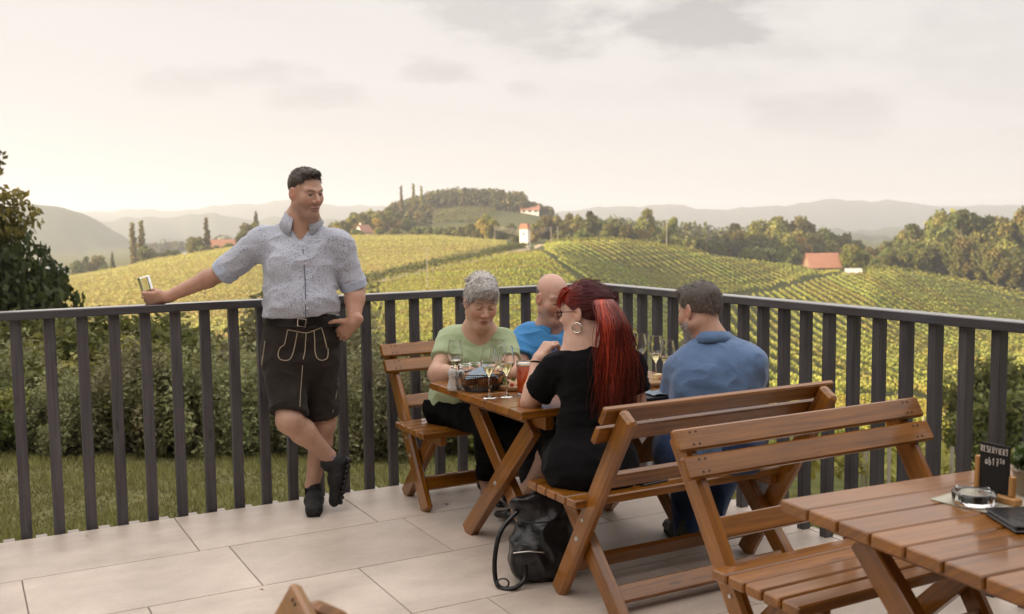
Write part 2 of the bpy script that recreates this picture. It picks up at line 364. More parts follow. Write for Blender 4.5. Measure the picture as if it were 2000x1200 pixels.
# ------------------------------------------------------------------ vineyards: every row is a thing of its own
VPOST = simple('vine_post', (.34, .30, .25), .9, var=.2)
def vine_row(pts, dens, size, label, group, base, hgt=1.9, wid=.55, posts=0, seed=0, low=.4):
    r = np.random.default_rng(seed); P = np.array(pts, float); s = np.concatenate([[0], np.cumsum(np.hypot(*np.diff(P, axis=0).T))]); L = s[-1]
    n = int(L*dens)
    if n < 12: return None
    t = r.random(n)*L; off = r.normal(size=n)*wid*.36
    X = np.interp(t, s, P[:, 0]); D = np.interp(t, s, P[:, 1])
    X2 = np.interp(t+.3, s, P[:, 0]); D2 = np.interp(t+.3, s, P[:, 1]); X1 = np.interp(t-.3, s, P[:, 0]); D1 = np.interp(t-.3, s, P[:, 1])
    tx, td = X2-X1, D2-D1; l_ = np.hypot(tx, td)+1e-9; nx, nd = -td/l_, tx/l_
    env = 1+.13*np.sin(t*1.9+seed)+.10*np.sin(t*.7+seed*2)
    X = X+nx*off; D = D+nd*off
    z = terr(X, D); k = r.random(n)**.75; hz = low+(hgt*env-low)*k
    base_p = np.array(gp(P[0, 0], P[0, 1]))
    C = np.column_stack([w2(X, D), z+hz])-base_p
    sg = np.sign(off); out = np.column_stack([(nx*RH[0]+nd*FH[0])*sg, (nx*RH[1]+nd*FH[1])*sg, .25+.6*k])
    V, F = quads(C, size*r.uniform(.7, 1.35, n), out, .6, 1.2, r)
    root = thing('vine_row', label, 'vines', tuple(base_p), 0, group)
    link('foliage', mesh_np('foliage', V, F, FOLV, fcol=leafcols(n, base, .12, r, .08)), root)
    for q in np.linspace(0, L, posts) if posts else []:
        xq, dq = np.interp(q, s, P[:, 0]), np.interp(q, s, P[:, 1]); g = np.array(gp(xq, dq))-base_p
        v, f = limb(g-(0, 0, .3), g+np.array((0, 0, hgt+.2)), .035, .035, 5, 0, r, 2)
        link('post', mesh_np('post', v, f, VPOST), root)
    return root
def xs(px, D): return (px-1000)/2000.*D
def line_row(x0, slope, ok, *a, D_from=400, D_to=60, **k):
    """the stretch of the straight line X = x0 + slope*(352-D) that lies inside the plot"""
    D = np.arange(D_from, D_to, -2.0); X = x0+slope*(352-D); v = ok(1000+2000*X/D, D)
    if not v.any(): return None
    i = np.argmax(v); j = i
    while j+1 < len(v) and v[j+1]: j += 1
    if j-i < 4: return None
    return vine_row([(X[m], D[m]) for m in range(i, j+1, 2)], *a, **k)
Db = prof([(1000, 105), (1250, 128), (1330, 160), (1400, 252), (1480, 286), (1560, 312), (1640, 340), (1700, 374), (2200, 500)])
Dl = lambda D: np.interp(D, [90, 140, 200, 245, 265, 300, 340, 380], [1250, 1230, 1190, 1148, 1112, 1064, 1062, 1070])
Dc = prof([(1000, 352), (1300, 350), (1450, 352), (1600, 366), (1700, 374)])
for i in range(-16, 38):
    line_row(15+i*3.0, .22, lambda px, D: (px > Dl(D)) & (D > Db(px)+3) & (D < Dc(px)), 20, .34, 'grapevine row running straight down the sunlit hillside facing the terrace', 'vine rows on the facing hillside', (.32, .325, .072), 1.05, .36, 0, 100+i+40)
for i in range(5):
    D = 358+i*10; vine_row([(xs(1068, D), D), (xs(1330+i*12, D), D-6)], 10, .42, 'grapevine row lying along the rounded crest below the tree belt', 'vine rows along the crest', (.20, .19, .035), 1.4, .7, 0, 190+i)
Dt = prof([(1400, 300), (1500, 330), (1700, 345), (1850, 338), (2000, 318), (2200, 300)])
for i in range(-8, 60):
    line_row(62+i*2.45, -.12, lambda px, D: (px > 1330) & (px < 2150) & (D < Db(px)-5) & (D < Dt(px)) & (D > 100), 17, .36, 'grapevine row on the rounded slope below the dark forest edge', 'vine rows below the forest', (.315, .315, .068), 1.2, .40, 0, 240+i)
for i in range(3):
    D = 350+i*9; vine_row([(xs(1700, D), D), (xs(1860, D-8), D-8), (xs(2120, D-35), D-35)], 9, .5, 'bright vine row bordering the forest above the track', 'vine rows along the forest edge', (.21, .19, .04), 1.6, .7, 0, 240+i)
# the nearest vines, seen between the posts of the railing: they come up the slope and bend off to the left
for i in range(8):
    p0, p1, p2_ = 1745+i*125, 1752+i*75, 1740+i*44
    pts = [(xs(p0, 17), 17), (xs(p1, 28), 28), (xs(p2_, 40), 40), (xs(p2_-25, 50+i), 50+i), (xs(p2_-110-i*8, 58+i*2.6), 58+i*2.6), (xs(1470+i*6, 62+i*4.2), 62+i*4.2), (xs(1300, 62+i*4.2), 62+i*4.2)]
    vine_row(pts, 62, .15, 'near leafy vine row on the slope just below the terrace railing', 'vine rows just below the terrace', (.27, .245, .045), 1.05, .36, 9, 250+i)
for i in range(7):
    D = 20+i*5.4; vine_row([(xs(1290, D), D), (xs(1700-i*8, D+3), D+3)], 62, .15, 'short near vine row lying across the slope below the corner of the railing', 'short vine rows below the railing corner', (.25, .235, .042), 1.0, .36, 4, 270+i)
# the broad golden slope that climbs to the left crest
for i in range(66):
    D = 122+i*3.7; tilt = .10*D
    xa = xs(60, D)-6; xb = xs(700+290*min(1, max(0, (D-246)/75.)), D)
    vine_row([(xa, D-tilt*.35), (xb, D+tilt*.35)], 18, .30, 'yellowish vine row across the broad golden slope behind the standing man', 'vine rows on the golden slope', (.46, .41, .14), 1.2, .8, 0, 300+i)
# greener rows below the track
for i in range(40):
    D = 96+i*5.2; xa = xs(690, D) if D < 240 else xs(690+(D-240)*5, D); xb = xs(Dl(D)-12, D)
    if xb-xa < 8: continue
    vine_row([(xa, D+3), (xb, D-5)], 13, .36, 'green vine row on the shaded slope below the farm track', 'vine rows below the track', (.29, .28, .05), 1.1, .45, 0, 400+i)
for i in range(3):
    vine_row([xd(1035-i*6, 352-i*8), xd(930, 296-i*5), xd(740, 258-i*4), xd(600, 232-i*4)], 10, .5, 'dark green vine row edging the farm track', 'vine rows edging the track', (.11, .12, .03), 1.7, .7, 0, 460+i)

# ------------------------------------------------------------------ trees in the distance
G1, G2, G3, OL, AU, DK = (.105, .125, .03), (.135, .15, .035), (.175, .175, .04), (.20, .17, .042), (.30, .19, .045), (.06, .07, .022)
def proto(kind, seed, **k):
    r = np.random.default_rng(seed)
    if kind == 'round': return blob_clumps(r, 22, 3.2, 3.2, 1.6, 9, 1.5)
    if kind == 'tall': return blob_clumps(r, 26, 2.6, 2.6, 2.2, 13, 1.45)
    if kind == 'wide': return blob_clumps(r, 26, 4.4, 4.2, 1.2, 8.5, 1.6)
    if kind == 'poplar': return [(r.normal()*.18, r.normal()*.18, z, .75-.45*(z/15.)**2) for z in np.linspace(1.2, 14.6, 22)]
    if kind == 'conifer': return [(r.normal()*.3*(1-z/13), r.normal()*.3*(1-z/13), z, 2.1*(1-z/13.2)+.15, 2.1*(1-z/13.2)+.15, .6) for z in np.linspace(1.5, 12.6, 18)]
    if kind == 'pine': return [(x*1.5+r.normal()*.3, y*1.5+r.normal()*.3, z, 1.5, 1.5, .9) for x, y, z in ((0, 0, 17), (1, 0, 16), (-1, .3, 15.6), (.3, -1, 15), (-.6, .8, 16.6), (1.2, .9, 14.4), (-1.2, -.6, 14))]
    if kind == 'bush': return blob_clumps(r, 12, 2.0, 2.0, .2, 3.2, 1.0)
PROTO = {}
SPEC = {'round': (9, .46, [G1, G2, G3], 3.2, .22), 'round_b': (9, .46, [G2, G3, OL], 3.2, .22), 'autumn': (9, .46, [AU, OL, G3], 3.4, .2), 'tall': (9, .46, [G1, G2, DK], 5.5, .24), 'tall_b': (9, .46, [G2, OL, G3], 5.5, .24),
        'wide': (9, .48, [G1, G3, G2], 2.6, .3), 'poplar': (9, .42, [(.26, .21, .06), (.20, .19, .05)], 12, .16), 'conifer': (9, .5, [DK, G1], 11, .18), 'pine': (9, .5, [DK, G1], 16.5, .26), 'bush': (9, .5, [G1, G3, G2], 1.4, .08)}
WORDS = {'round': 'round green tree', 'round_b': 'round olive tree', 'autumn': 'yellow orange autumn tree', 'tall': 'tall dark green tree', 'tall_b': 'tall olive tree', 'wide': 'wide spreading green tree', 'poplar': 'slender columnar poplar',
         'conifer': 'dark pointed conifer', 'pine': 'pine with a bare pale trunk and flat crown', 'bush': 'low rounded bush'}
def tree(kind, px, D, h, label, group=None, rot=None, wx=1.0, cat=None):
    """a copy of the prototype of its kind, h metres tall"""
    H0 = {'round': 9.6, 'round_b': 9.6, 'autumn': 9.6, 'tall': 13.8, 'tall_b': 13.8, 'wide': 9.2, 'poplar': 15, 'conifer': 13, 'pine': 18, 'bush': 3.6}[kind]
    first = kind not in PROTO
    nm = {'poplar': 'poplar_tree', 'conifer': 'conifer_tree', 'pine': 'pine_tree', 'bush': 'bush'}.get(kind, 'tree')
    if first:
        _, sz, cols, th, trr = SPEC[kind]; base = kind.split('_')[0]
        if base == 'autumn': base = 'round'
        cl = proto(base, len(PROTO)+40)
        PROTO[kind] = make_tree(nm, label, cat or ('bush' if kind == 'bush' else 'tree'), cl, {'poplar': 75, 'conifer': 110, 'pine': 160}.get(kind, 230), sz, cols, th, trr, len(PROTO)+70, group, PALEBARK if kind == 'pine' else BARK, limbs=kind not in ('poplar', 'conifer'))
        o = PROTO[kind]
    else:
        o = dup(PROTO[kind], label=label)
        if group: o['group'] = group
        elif 'group' in o: del o['group']
    s = h/H0; o.location = gpx(px, D, -.1); o.scale = (s*wx, s*wx, s)
    o.rotation_euler = (0, 0, random.uniform(0, 6.28) if rot is None else rot)
    return o
gB = 'trees in the belt along the crest'
for kind, px, D, h in (('autumn', 1045, 430, 9), ('round_b', 1072, 440, 12), ('autumn', 1090, 452, 12), ('tall_b', 1112, 450, 13), ('autumn', 1128, 440, 12), ('tall', 1152, 425, 14), ('round', 1165, 440, 12), ('round_b', 1186, 420, 8),
    ('round', 1205, 424, 10.5), ('round_b', 1222, 415, 8), ('wide', 1240, 428, 9), ('tall_b', 1262, 430, 17), ('autumn', 1255, 418, 11.5), ('tall', 1276, 440, 14), ('bush', 1290, 405, 6), ('tall_b', 1312, 425, 15), ('bush', 1322, 405, 7), ('bush', 1342, 400, 6), ('bush', 1362, 400, 6.5), ('round', 1385, 402, 6), ('bush', 1098, 400, 5), ('bush', 1140, 398, 5)):
    tree(kind, px, D, h, WORDS[kind]+' in the tree belt along the vineyard crest', gB+' '+kind)
gC = 'trees of the wooded slope above the barn'
for i, (kind, px, D, h) in enumerate((('round', 1402, 430, 10), ('autumn', 1418, 440, 12), ('tall', 1432, 470, 17), ('round_b', 1445, 440, 14), ('autumn', 1462, 450, 15), ('tall_b', 1478, 470, 19), ('round', 1492, 440, 13), ('wide', 1505, 480, 22), ('autumn', 1518, 470, 21), ('round_b', 1530, 440, 15), ('wide', 1548, 480, 23), ('autumn', 1560, 450, 17), ('tall', 1575, 480, 21), ('round_b', 1590, 455, 16), ('round', 1606, 470, 18), ('autumn', 1622, 450, 13), ('wide', 1640, 480, 17), ('tall', 1655, 500, 17), ('conifer', 1660, 520, 18), ('round', 1672, 490, 14), ('bush', 1470, 415, 7), ('bush', 1500, 410, 7), ('bush', 1528, 410, 6), ('bush', 1552, 412, 7))):
    tree(kind, px, D, h, WORDS[kind]+' on the wooded slope left of the barn', gC+' '+kind)
gF_ = 'trees of the dark forest at the vineyard edge'
rf = np.random.default_rng(5)
topr = prof([(1690, 492), (1730, 462), (1800, 425), (1860, 412), (1930, 418), (2000, 408), (2200, 405)])
for k, px in enumerate(np.linspace(1712, 2190, 34)):
    for layer, (D0, f) in enumerate(((395, .62), (425, 1.0))):
        D = D0+rf.uniform(-10, 10)-max(0, (px-1750))*.12; base = terr(xs(px, D), D)[0]
        h = (CAM_H+D*(yh(px)-topr(px))/2000-base)*f*rf.uniform(.82, 1.06)
        kind = rf.choice(['round', 'tall', 'wide', 'round_b', 'tall_b', 'tall']) if layer else rf.choice(['round', 'wide', 'bush', 'round_b', 'round'])
        if kind == 'bush': h *= .75
        tree(str(kind), px+rf.uniform(-6, 6), D, max(h, 4), WORDS[str(kind)]+' in the forest edge above the vines', gF_+' '+str(kind), wx=.85 if h > 14 else 1)
tree('pine', 1779, 402, 21, 'leaning pine with bare pale trunk and flat crown at the forest corner').rotation_euler = (R(5), R(-7), .5)
tree('pine', 1879, 396, 28, 'tallest pine of the forest edge, trunk pale and bare', rot=2)
tree('round_b', 1664, 352, 9.6, 'sunlit round tree standing beside the barn with the red roof', rot=1)
tree('round', 1682, 372, 8.2, 'dark round tree behind the white shed near the barn')
tree('conifer', 1697, 420, 9, 'small dark conifer between the barn and the forest')
gL = 'trees along the left crest'
for kind, px, D, h, lab in (('round', 150, 445, 8.5, None), ('tall', 172, 455, 9.5, None), ('round_b', 192, 450, 9, None), ('conifer', 221, 440, 9.5, 'dark conifer alone on the left crest below the hazy hill'), ('bush', 205, 432, 4, None), ('poplar', 263, 432, 20, 'twin poplar nearer the hazy hill on the left crest'), ('poplar', 279, 436, 20, 'twin poplar beside the round tree on the left crest'),
    ('round', 289, 420, 8.5, 'round tree at the foot of the twin poplars'), ('bush', 312, 425, 4.6, None), ('bush', 330, 428, 5, None), ('bush', 346, 425, 4.5, None), ('round_b', 385, 438, 9.5, None), ('poplar', 407, 440, 17, 'poplar at the gable of the red roofed farmhouse'), ('bush', 398, 430, 5, None), ('bush', 425, 428, 4, None), ('bush', 450, 428, 4.2, None), ('round', 478, 450, 9, None), ('conifer', 504, 480, 18, 'pointed conifer rising behind the man\'s sleeve'), ('round_b', 492, 470, 13, None), ('bush', 500, 440, 7, None)):
    tree(kind, px, D, h, lab or WORDS[kind]+' along the hazy left crest', None if lab else gL+' '+kind, wx=1.5 if kind == 'poplar' else 1.0)
gM = 'trees around the white house'
for kind, px, D, h in (('autumn', 660, 470, 9), ('round', 675, 480, 9), ('autumn', 690, 500, 12), ('round_b', 703, 520, 13), ('autumn', 738, 520, 12), ('round_b', 752, 530, 13), ('round', 768, 560, 14), ('autumn', 722, 560, 14), ('bush', 700, 440, 4), ('round', 745, 455, 4.5), ('bush', 775, 460, 4), ('wide', 798, 540, 8), ('autumn', 772, 520, 9), ('bush', 815, 480, 4), ('bush', 838, 480, 4.5), ('bush', 860, 476, 4), ('bush', 882, 474, 4.5), ('bush', 905, 470, 4.6), ('wide', 926, 450, 7.5), ('bush', 945, 440, 6), ('bush', 980, 445, 5), ('round', 998, 470, 7), ('bush', 1015, 430, 4)):
    tree(kind, px, D, h, WORDS[kind]+' in the gardens below the forested hilltop', gM+' '+kind)
tree('autumn', 958, 432, 11.5, 'pale yellow tree beside the white transformer tower')
for px, h, lab in ((787, 23, 'leftmost of the three tall poplars on the hill'), (812, 23, 'tallest middle one of the three poplars on the hill'), (827, 21, 'right one of the three poplars, against the forest')):
    tree('poplar', px, 640, h, lab)
# the wooded hilltop and other woods that read as one mass
def woods(name, label, spots, seed, size=1.5, n=110, cols=(G1, DK, G2, OL)):
    r = np.random.default_rng(seed); Vs, Cs = [], []; b0 = np.array(gpx(*spots[0][:2]))
    for k, (px, D, h) in enumerate(spots):
        p = np.array(gpx(px, D))-b0; d = r.normal(size=(n, 3)); d /= np.linalg.norm(d, axis=1)[:, None]
        con = r.random() < .25; w_ = h*(.22 if con else .34)
        C = d*np.array((w_, w_, h*.48))*(.7+.3*r.random(n))[:, None]
        if con: C[:, :2] *= np.clip(1.0-C[:, 2:]/(h*.5), .1, 1.6)
        V, _ = quads(C+p+(0, 0, h*.46), size*r.uniform(.7, 1.4, n), d, .5, 1.3, r); Vs.append(V); Cs.append(leafcols(n, np.array(cols[k % len(cols)])*r.uniform(.8, 1.2), .3, r, .2))
    V = np.concatenate(Vs); o = link(name, mesh_np(name, V, np.arange(len(V)).reshape(-1, 4), FOL, fcol=np.concatenate(Cs)))
    o.location = b0; tag(o, label, 'woods', kind='stuff'); return o
r8 = np.random.default_rng(8)
sp = [(px, D, r8.uniform(11, 15)*(1 if px > 840 else .8)) for D in (690, 706, 722, 745, 770) for px in np.arange(750, 1080, 8)+r8.uniform(-3, 3)]
sp = [(px+r8.uniform(-3, 3), D, h*(.55 if px > 1025 or px < 770 else 1)) for px, D, h in sp if not (815 < px < 965 and D < 700)]
woods('hilltop_forest', 'hazy dark forest covering the top of the rounded hill', sp, 3, 1.4, 170)
woods('hill_woods', 'hazy mixed woods covering the lower left of the hill', [(px, D, r8.uniform(7, 11)) for D in (600, 640, 690) for px in np.arange(650, 840, 9)+r8.uniform(-3, 3)], 4, 1.2)
woods('far_woods', 'hazy strip of woods beyond the crest belt', [(px, D, r8.uniform(9, 15)) for D in (590, 640) for px in np.arange(1190, 1480, 10)+r8.uniform(-3, 3)], 5, 1.3)
woods('valley_woods', 'dim far woods along the valley under the hazy hill', [(px, D, r8.uniform(8, 16)) for D in (1000, 1060) for px in np.arange(280, 640, 9)+r8.uniform(-3, 3)], 6, 2.2, 60)
# vine rows on the forested hill
for i in range(15):
    D0, D1 = 700, 610; px0 = 838+i*9.2; px1 = 818+i*8.4
    vine_row([(xs(px0+8, D0), D0), (xs(px1, D1), D1)], 4, .8, 'distant vine row on the slope under the forested hilltop', 'vine rows under the hilltop forest', (.18, .17, .045), 1.6, 1.0, 0, 700+i)

# ------------------------------------------------------------------ buildings in the distance
WHITE = simple('white_render', (.72, .68, .60), .85, var=.08, vscale=.6); ROOF = simple('roof_tiles', (.31, .15, .095), .85, var=.25, vscale=.8, bump=.5, bscale=3)
DARKW = simple('dark_opening', (.03, .03, .032), .4); GREYROOF = simple('grey_roof', (.34, .34, .37), .6, var=.1); BROWNW = simple('timber_wall', (.20, .14, .09), .85, var=.25, vscale=1)
def boxm(x0, x1, y0, y1, z0, z1):
    V = [(x0, y0, z0), (x1, y0, z0), (x1, y1, z0), (x0, y1, z0), (x0, y0, z1), (x1, y0, z1), (x1, y1, z1), (x0, y1, z1)]
    return np.array(V, float), np.array([(0, 3, 2, 1), (4, 5, 6, 7), (0, 1, 5, 4), (1, 2, 6, 5), (2, 3, 7, 6), (3, 0, 4, 7)])
def part(name, parts, mat, parent, smooth=False):
    v, f = merge(parts); return link(name, mesh_np(name, v, f, mat, smooth=smooth), parent)
def gable(w, d, zE, zR, over=.5, th=.25):
    """saddle roof, ridge along x, as two slabs"""
    out = []
    for s in (-1, 1):
        y0 = s*(d/2+over); sl = (zR-zE)/(d/2); ze = zE-over*sl
        V = [(-w/2-over, y0, ze), (w/2+over, y0, ze), (w/2+over, 0, zR), (-w/2-over, 0, zR)]
        V = V+[(x, y, z+th) for x, y, z in V]
        out.append((np.array(V), np.array([(0, 1, 2, 3), (7, 6, 5, 4), (0, 4, 5, 1), (1, 5, 6, 2), (2, 6, 7, 3), (3, 7, 4, 0)])))
    return out
def house(name, label, cat, px, D, w, d, hE, hR, rotz, wall=WHITE, roof=ROOF, wins=(), sink=.5, chim=True):
    o = thing(name, label, cat, gpx(px, D), rotz)
    V, F = boxm(-w/2, w/2, -d/2, d/2, -sink-1.5, hE)
    gv = [(np.array([(s*w/2, -d/2, hE), (s*w/2, d/2, hE), (s*w/2, 0, hR), (s*(w/2-.2), -d/2, hE), (s*(w/2-.2), d/2, hE), (s*(w/2-.2), 0, hR)]), np.array([(0, 1, 2, 2), (3, 5, 4, 4), (0, 3, 4, 1), (1, 4, 5, 2), (2, 5, 3, 0)])) for s in (-1, 1)]
    part('wall', [(V, F)]+gv, wall, o)
    rf_ = part('roof', gable(w, d, hE+.03, hR+.03), roof, o)
    if chim: part('chimney', [boxm(-w*.2, -w*.2+.7, .3, 1.0, hE, hR+1.0)], wall, rf_)
    for (side, a, z, ww, hh) in wins:
        if side == 'f': bx_ = boxm(a-ww/2, a+ww/2, -d/2-.03, -d/2+.05, z, z+hh); fr = [boxm(a-ww/2-.12, a+ww/2+.12, -d/2-.06, -d/2-.031, z-.12, z)]
        else: bx_ = boxm(-w/2-.03, -w/2+.05, a-ww/2, a+ww/2, z, z+hh); fr = [boxm(-w/2-.06, -w/2-.031, a-ww/2-.12, a+ww/2+.12, z-.12, z)]
        wo_ = part('window', [bx_], DARKW, o); part('sill', fr, WHITE, wo_)
    return o
VY = math.atan2(FH[1], FH[0])-pi/2     # facing of a wall square to our view
house('farmhouse', 'white farmhouse with red tiled roof on the left crest, behind the man\'s arm', 'house', 440, 450, 12.5, 8, 2.6, 6.2, VY+.12, wins=[('f', -4, .5, 2.0, 1.4), ('f', .5, .5, 1.6, 1.4), ('f', 4, .5, 2, 1.4)])
house('cottage', 'small white cottage with steep gable right of the man\'s shoulder', 'house', 712, 480, 7, 5.5, 3.0, 6.0, VY+1.0, wins=[('f', -1.5, .8, 1, 1.2), ('f', 1.6, .8, 1, 1.2), ('s', 0, 1, 1, 1.4)])
house('hill_house', 'long house with pale red roof beside the forested hilltop', 'house', 1038, 690, 12, 8, 2.6, 5.6, VY-.1, wins=[('f', -4, 1, 2, 1.5), ('f', 0, 1, 2, 1.5), ('f', 4, 1, 2, 1.5)])
house('barn', 'barn with red tiled roof below the wooded slope', 'barn', 1606, 356, 10.5, 7.5, 2.0, 6.3, VY+.05, wall=BROWNW, wins=[('f', -1.4, -.6, 2.2, 2.0), ('f', 2, .2, 1.4, 1.0)], chim=False)
house('shed', 'low white shed roof beside the sunlit tree near the barn', 'shed', 1668, 338, 4.4, 3.0, .9, 1.9, VY-.25, wall=BROWNW, roof=simple('shed_roof', (.42, .40, .38), .7, var=.1), chim=False, wins=[('f', 0, -.3, 1.2, .8)])
house('grey_hall', 'grey roofed hall in the valley behind the left crest', 'hall', 122, 520, 14, 9, 1.5, 4.0, VY+.4, roof=GREYROOF, wins=[('f', 0, .2, 3, 1)])
house('pale_hall', 'pale flat roofed hall on the crest left of the farmhouse', 'hall', 378, 458, 9, 6, 1.3, 2.2, VY+.25, roof=simple('pale_roof', (.62, .62, .66), .5, var=.1), chim=False, wins=[('f', 0, .1, 2, .7)])
# transformer tower
o = thing('transformer_tower', 'white transformer tower with a small orange roof beside the farm track', 'tower', gpx(1027, 358), VY-.35)
part('wall', [boxm(-1.5, 1.5, -1.5, 1.5, -1, 6.2)], WHITE, o)
tv = np.array([(-1.75, -1.75, 6.2), (1.75, -1.75, 6.2), (1.75, 1.75, 6.2), (-1.75, 1.75, 6.2), (-1.2, -1.2, 8.1), (1.2, -1.2, 8.1), (1.2, 1.2, 8.1), (-1.2, 1.2, 8.1)])
part('roof', [(tv, np.array([(0, 3, 2, 1), (4, 5, 6, 7), (0, 1, 5, 4), (1, 2, 6, 5), (2, 3, 7, 6), (3, 0, 4, 7)]))], ROOF, o)
part('door', [boxm(-.5, .5, -1.54, -1.45, -.5, 1.6)], DARKW, o); part('window', [boxm(-.3, .3, -1.54, -1.45, 4.2, 5.0)], DARKW, o)
# utility poles and wires
def pole(px, D, h, label, r0=.13):
    o = thing('utility_pole', label, 'pole', gpx(px, D)); part('pole', [limb((0, 0, -.5), (0, 0, h), r0, r0*.8, 8, 0)], VPOST, o, True)
    part('crossarm', [boxm(-.8, .8, -.06, .06, h-.5, h-.38)], VPOST, o); return np.array(gpx(px, D))+(0, 0, h-.3)
pA = pole(1078, 366, 6.2, 'wooden utility pole right of the transformer tower'); pB = pole(1091, 374, 6.0, 'second utility pole, nearer the tree belt'); pC = pole(1303, 372, 10.5, 'tall thin pole standing before the crest trees'); pD = pole(968, 420, 6.8, 'utility pole by the pale yellow tree', .1)
tT = np.array(gpx(1027, 358))+(0, 0, 5.6)
for i in range(3):
    w_ = thing('power_line', ['upper wires', 'middle wires', 'lowest wires'][i]+' strung from the transformer tower to the poles', 'wire', tuple(tT))
    part('wire', [limb(tT-tT+(0, 0, -i*.9), pA-tT+(0, 0, -i*.5), .035, .035, 4, 0), limb((0, 0, -i*.9), pD-tT+(0, 0, -i*.55), .035, .035, 4, 0)], simple('wire%d' % i, (.55, .5, .42), .6), w_)
# vine stakes that stand out against the slope
for px, D, h, lab in ((399, 190, 4.2, 'thin dark stake standing in the golden slope beside the man\'s forearm'), (835, 230, 9.5, 'thin pale pole standing in the slope beside the farm track')):
    o = thing('stake', lab, 'stake', gpx(px, D)); part('shaft', [limb((0, 0, -.3), (0, 0, h), .09, .07, 6, 0)], VPOST if px > 500 else BARK, o); part('cap', [limb((0, 0, h), (0, 0, h+.06), .1, .1, 6, 0)], BARK, o)

# ------------------------------------------------------------------ big tree at the left edge, and the trees beyond it outside the frame that shade the terrace
r9 = np.random.default_rng(21)
def big_clumps(r, n, rx, ry, z0, z1, cr): return blob_clumps(r, n, rx, ry, z0, z1, cr, .5)
BC = [(.065, .085, .018), (.08, .105, .022), (.12, .14, .028), (.22, .21, .04)]
bt = make_tree('walnut_tree', 'big leafy tree cut by the edge, dark below and sunlit at its twigs', 'tree', [(x, y, z, c*.8) for x, y, z, c in big_clumps(r9, 170, 3.7, 3.7, .3, 8.9, .72)], 260, .092, BC, 4.0, .22, 31, loc=gpx(-280, 28, 0), aspect=2.0, shell=.35, warm=.12)
bt.scale = (1.15, 1.15, 1.38)
b2 = make_tree('dark_bush', 'dense dark evergreen bush below the big leafy tree', 'bush', blob_clumps(r9, 40, 1.3, 1.3, .1, 3.1, .5), 200, .11, [(.035, .045, .014), (.05, .06, .018)], 1.2, .1, 32, loc=gpx(30, 27, 0), shell=.6, warm=.05)
b2.scale = (1.0, 1.0, 1.9)
for i, (x, y, h, w_) in enumerate(((-13, 9, 9.0, 5.2), (-17, 16, 10, 5.6), (-20, 4, 9.5, 5.6), (-24, 24, 11, 6), (-27, 12, 11, 6), (-14, 2.5, 8.5, 5), (-29, 34, 12, 6.5))):
    if i == 0:
        sh = make_tree('shade_tree', 'tall broad tree left of the terrace', 'tree', blob_clumps(r9, 60, 5, 5, .8, 13.5, 2.0), 150, .6, BC[:3], 6, .3, 35, group='tall trees left of the terrace', loc=(x, y, -3), shell=.4)
    else: sh = dup(sh, (x, y, -3), random.uniform(0, 6), 1, group='tall trees left of the terrace')
    sh.scale = (w_/5, w_/5, h/13.5)

# ------------------------------------------------------------------ shrubs and lawn below the terrace
SH = []
shc = [[(.16, .17, .045), (.11, .125, .036), (.25, .235, .075)], [(.27, .27, .14), (.20, .21, .10), (.33, .32, .17)], [(.07, .085, .024), (.125, .14, .04)]]
for k in range(3):
    r = np.random.default_rng(60+k)
    cl = blob_clumps(r, 46, 1.0, 1.0, .05, 1.7, .30, .6)
    if k == 1: cl = [(x, y, z*1.05, c*.6, c*.6, c*1.5) for x, y, z, c in cl]
    SH.append(make_tree('shrub', ['dense green shrub', 'upright grey green shrub', 'dark leafy shrub'][k]+' in the thicket below the terrace', 'shrub', cl, [150, 170, 150][k], [.055, .042, .06][k], shc[k], .9, .03, 90+k, group='shrubs of the thicket '+['green', 'grey green', 'dark'][k], aspect=2.0, shell=.3, var=.4))
used = [0, 0, 0]
def shrub(k, px, D, h, wx=1.0):
    o = SH[k] if not used[k] else dup(SH[k]); used[k] = 1
    s = h/1.9; o.location = gpx(px, D, -.05); o.scale = (s*wx, s*wx, s); o.rotation_euler = (0, 0, random.uniform(0, 6.28))
rs = np.random.default_rng(77)
for px in np.arange(-330, 1180, 62): shrub(int(rs.choice([1, 1, 0])), px+rs.uniform(-15, 15), 12.6+rs.uniform(-.6, .6), rs.uniform(.65, 1.5)*(1 if px < 900 else .75), 1.15)
for px in np.arange(-330, 1180, 70): shrub(int(rs.choice([1, 1, 0, 2])), px+rs.uniform(-18, 18), 14.8+rs.uniform(-.8, .8), rs.uniform(1.2, 2.3)*(1 if px < 900 else .7), 1.15)
for px in np.arange(-330, 1000, 64): rs.random() < .16 or shrub(int(rs.choice([2, 0, 2])), px+rs.uniform(-18, 18), 18+rs.uniform(-.8, .8), rs.uniform(1.7, 2.9)*(1 if px < 300 else .85), 1.1)
for px in np.arange(-250, 330, 85): shrub(int(rs.choice([2, 0])), px+rs.uniform(-18, 18), 22+rs.uniform(-1, 1), rs.uniform(2.4, 3.1), 1.1)
for px, D, h in ((1180, 24, 2.0), (1240, 30, 2.2), (2010, 22, 2.6), (2120, 26, 3.5), (1080, 26, 2.2), (1990, 40, 4.5)): shrub(2 if px > 1900 else 0, px, D, h)
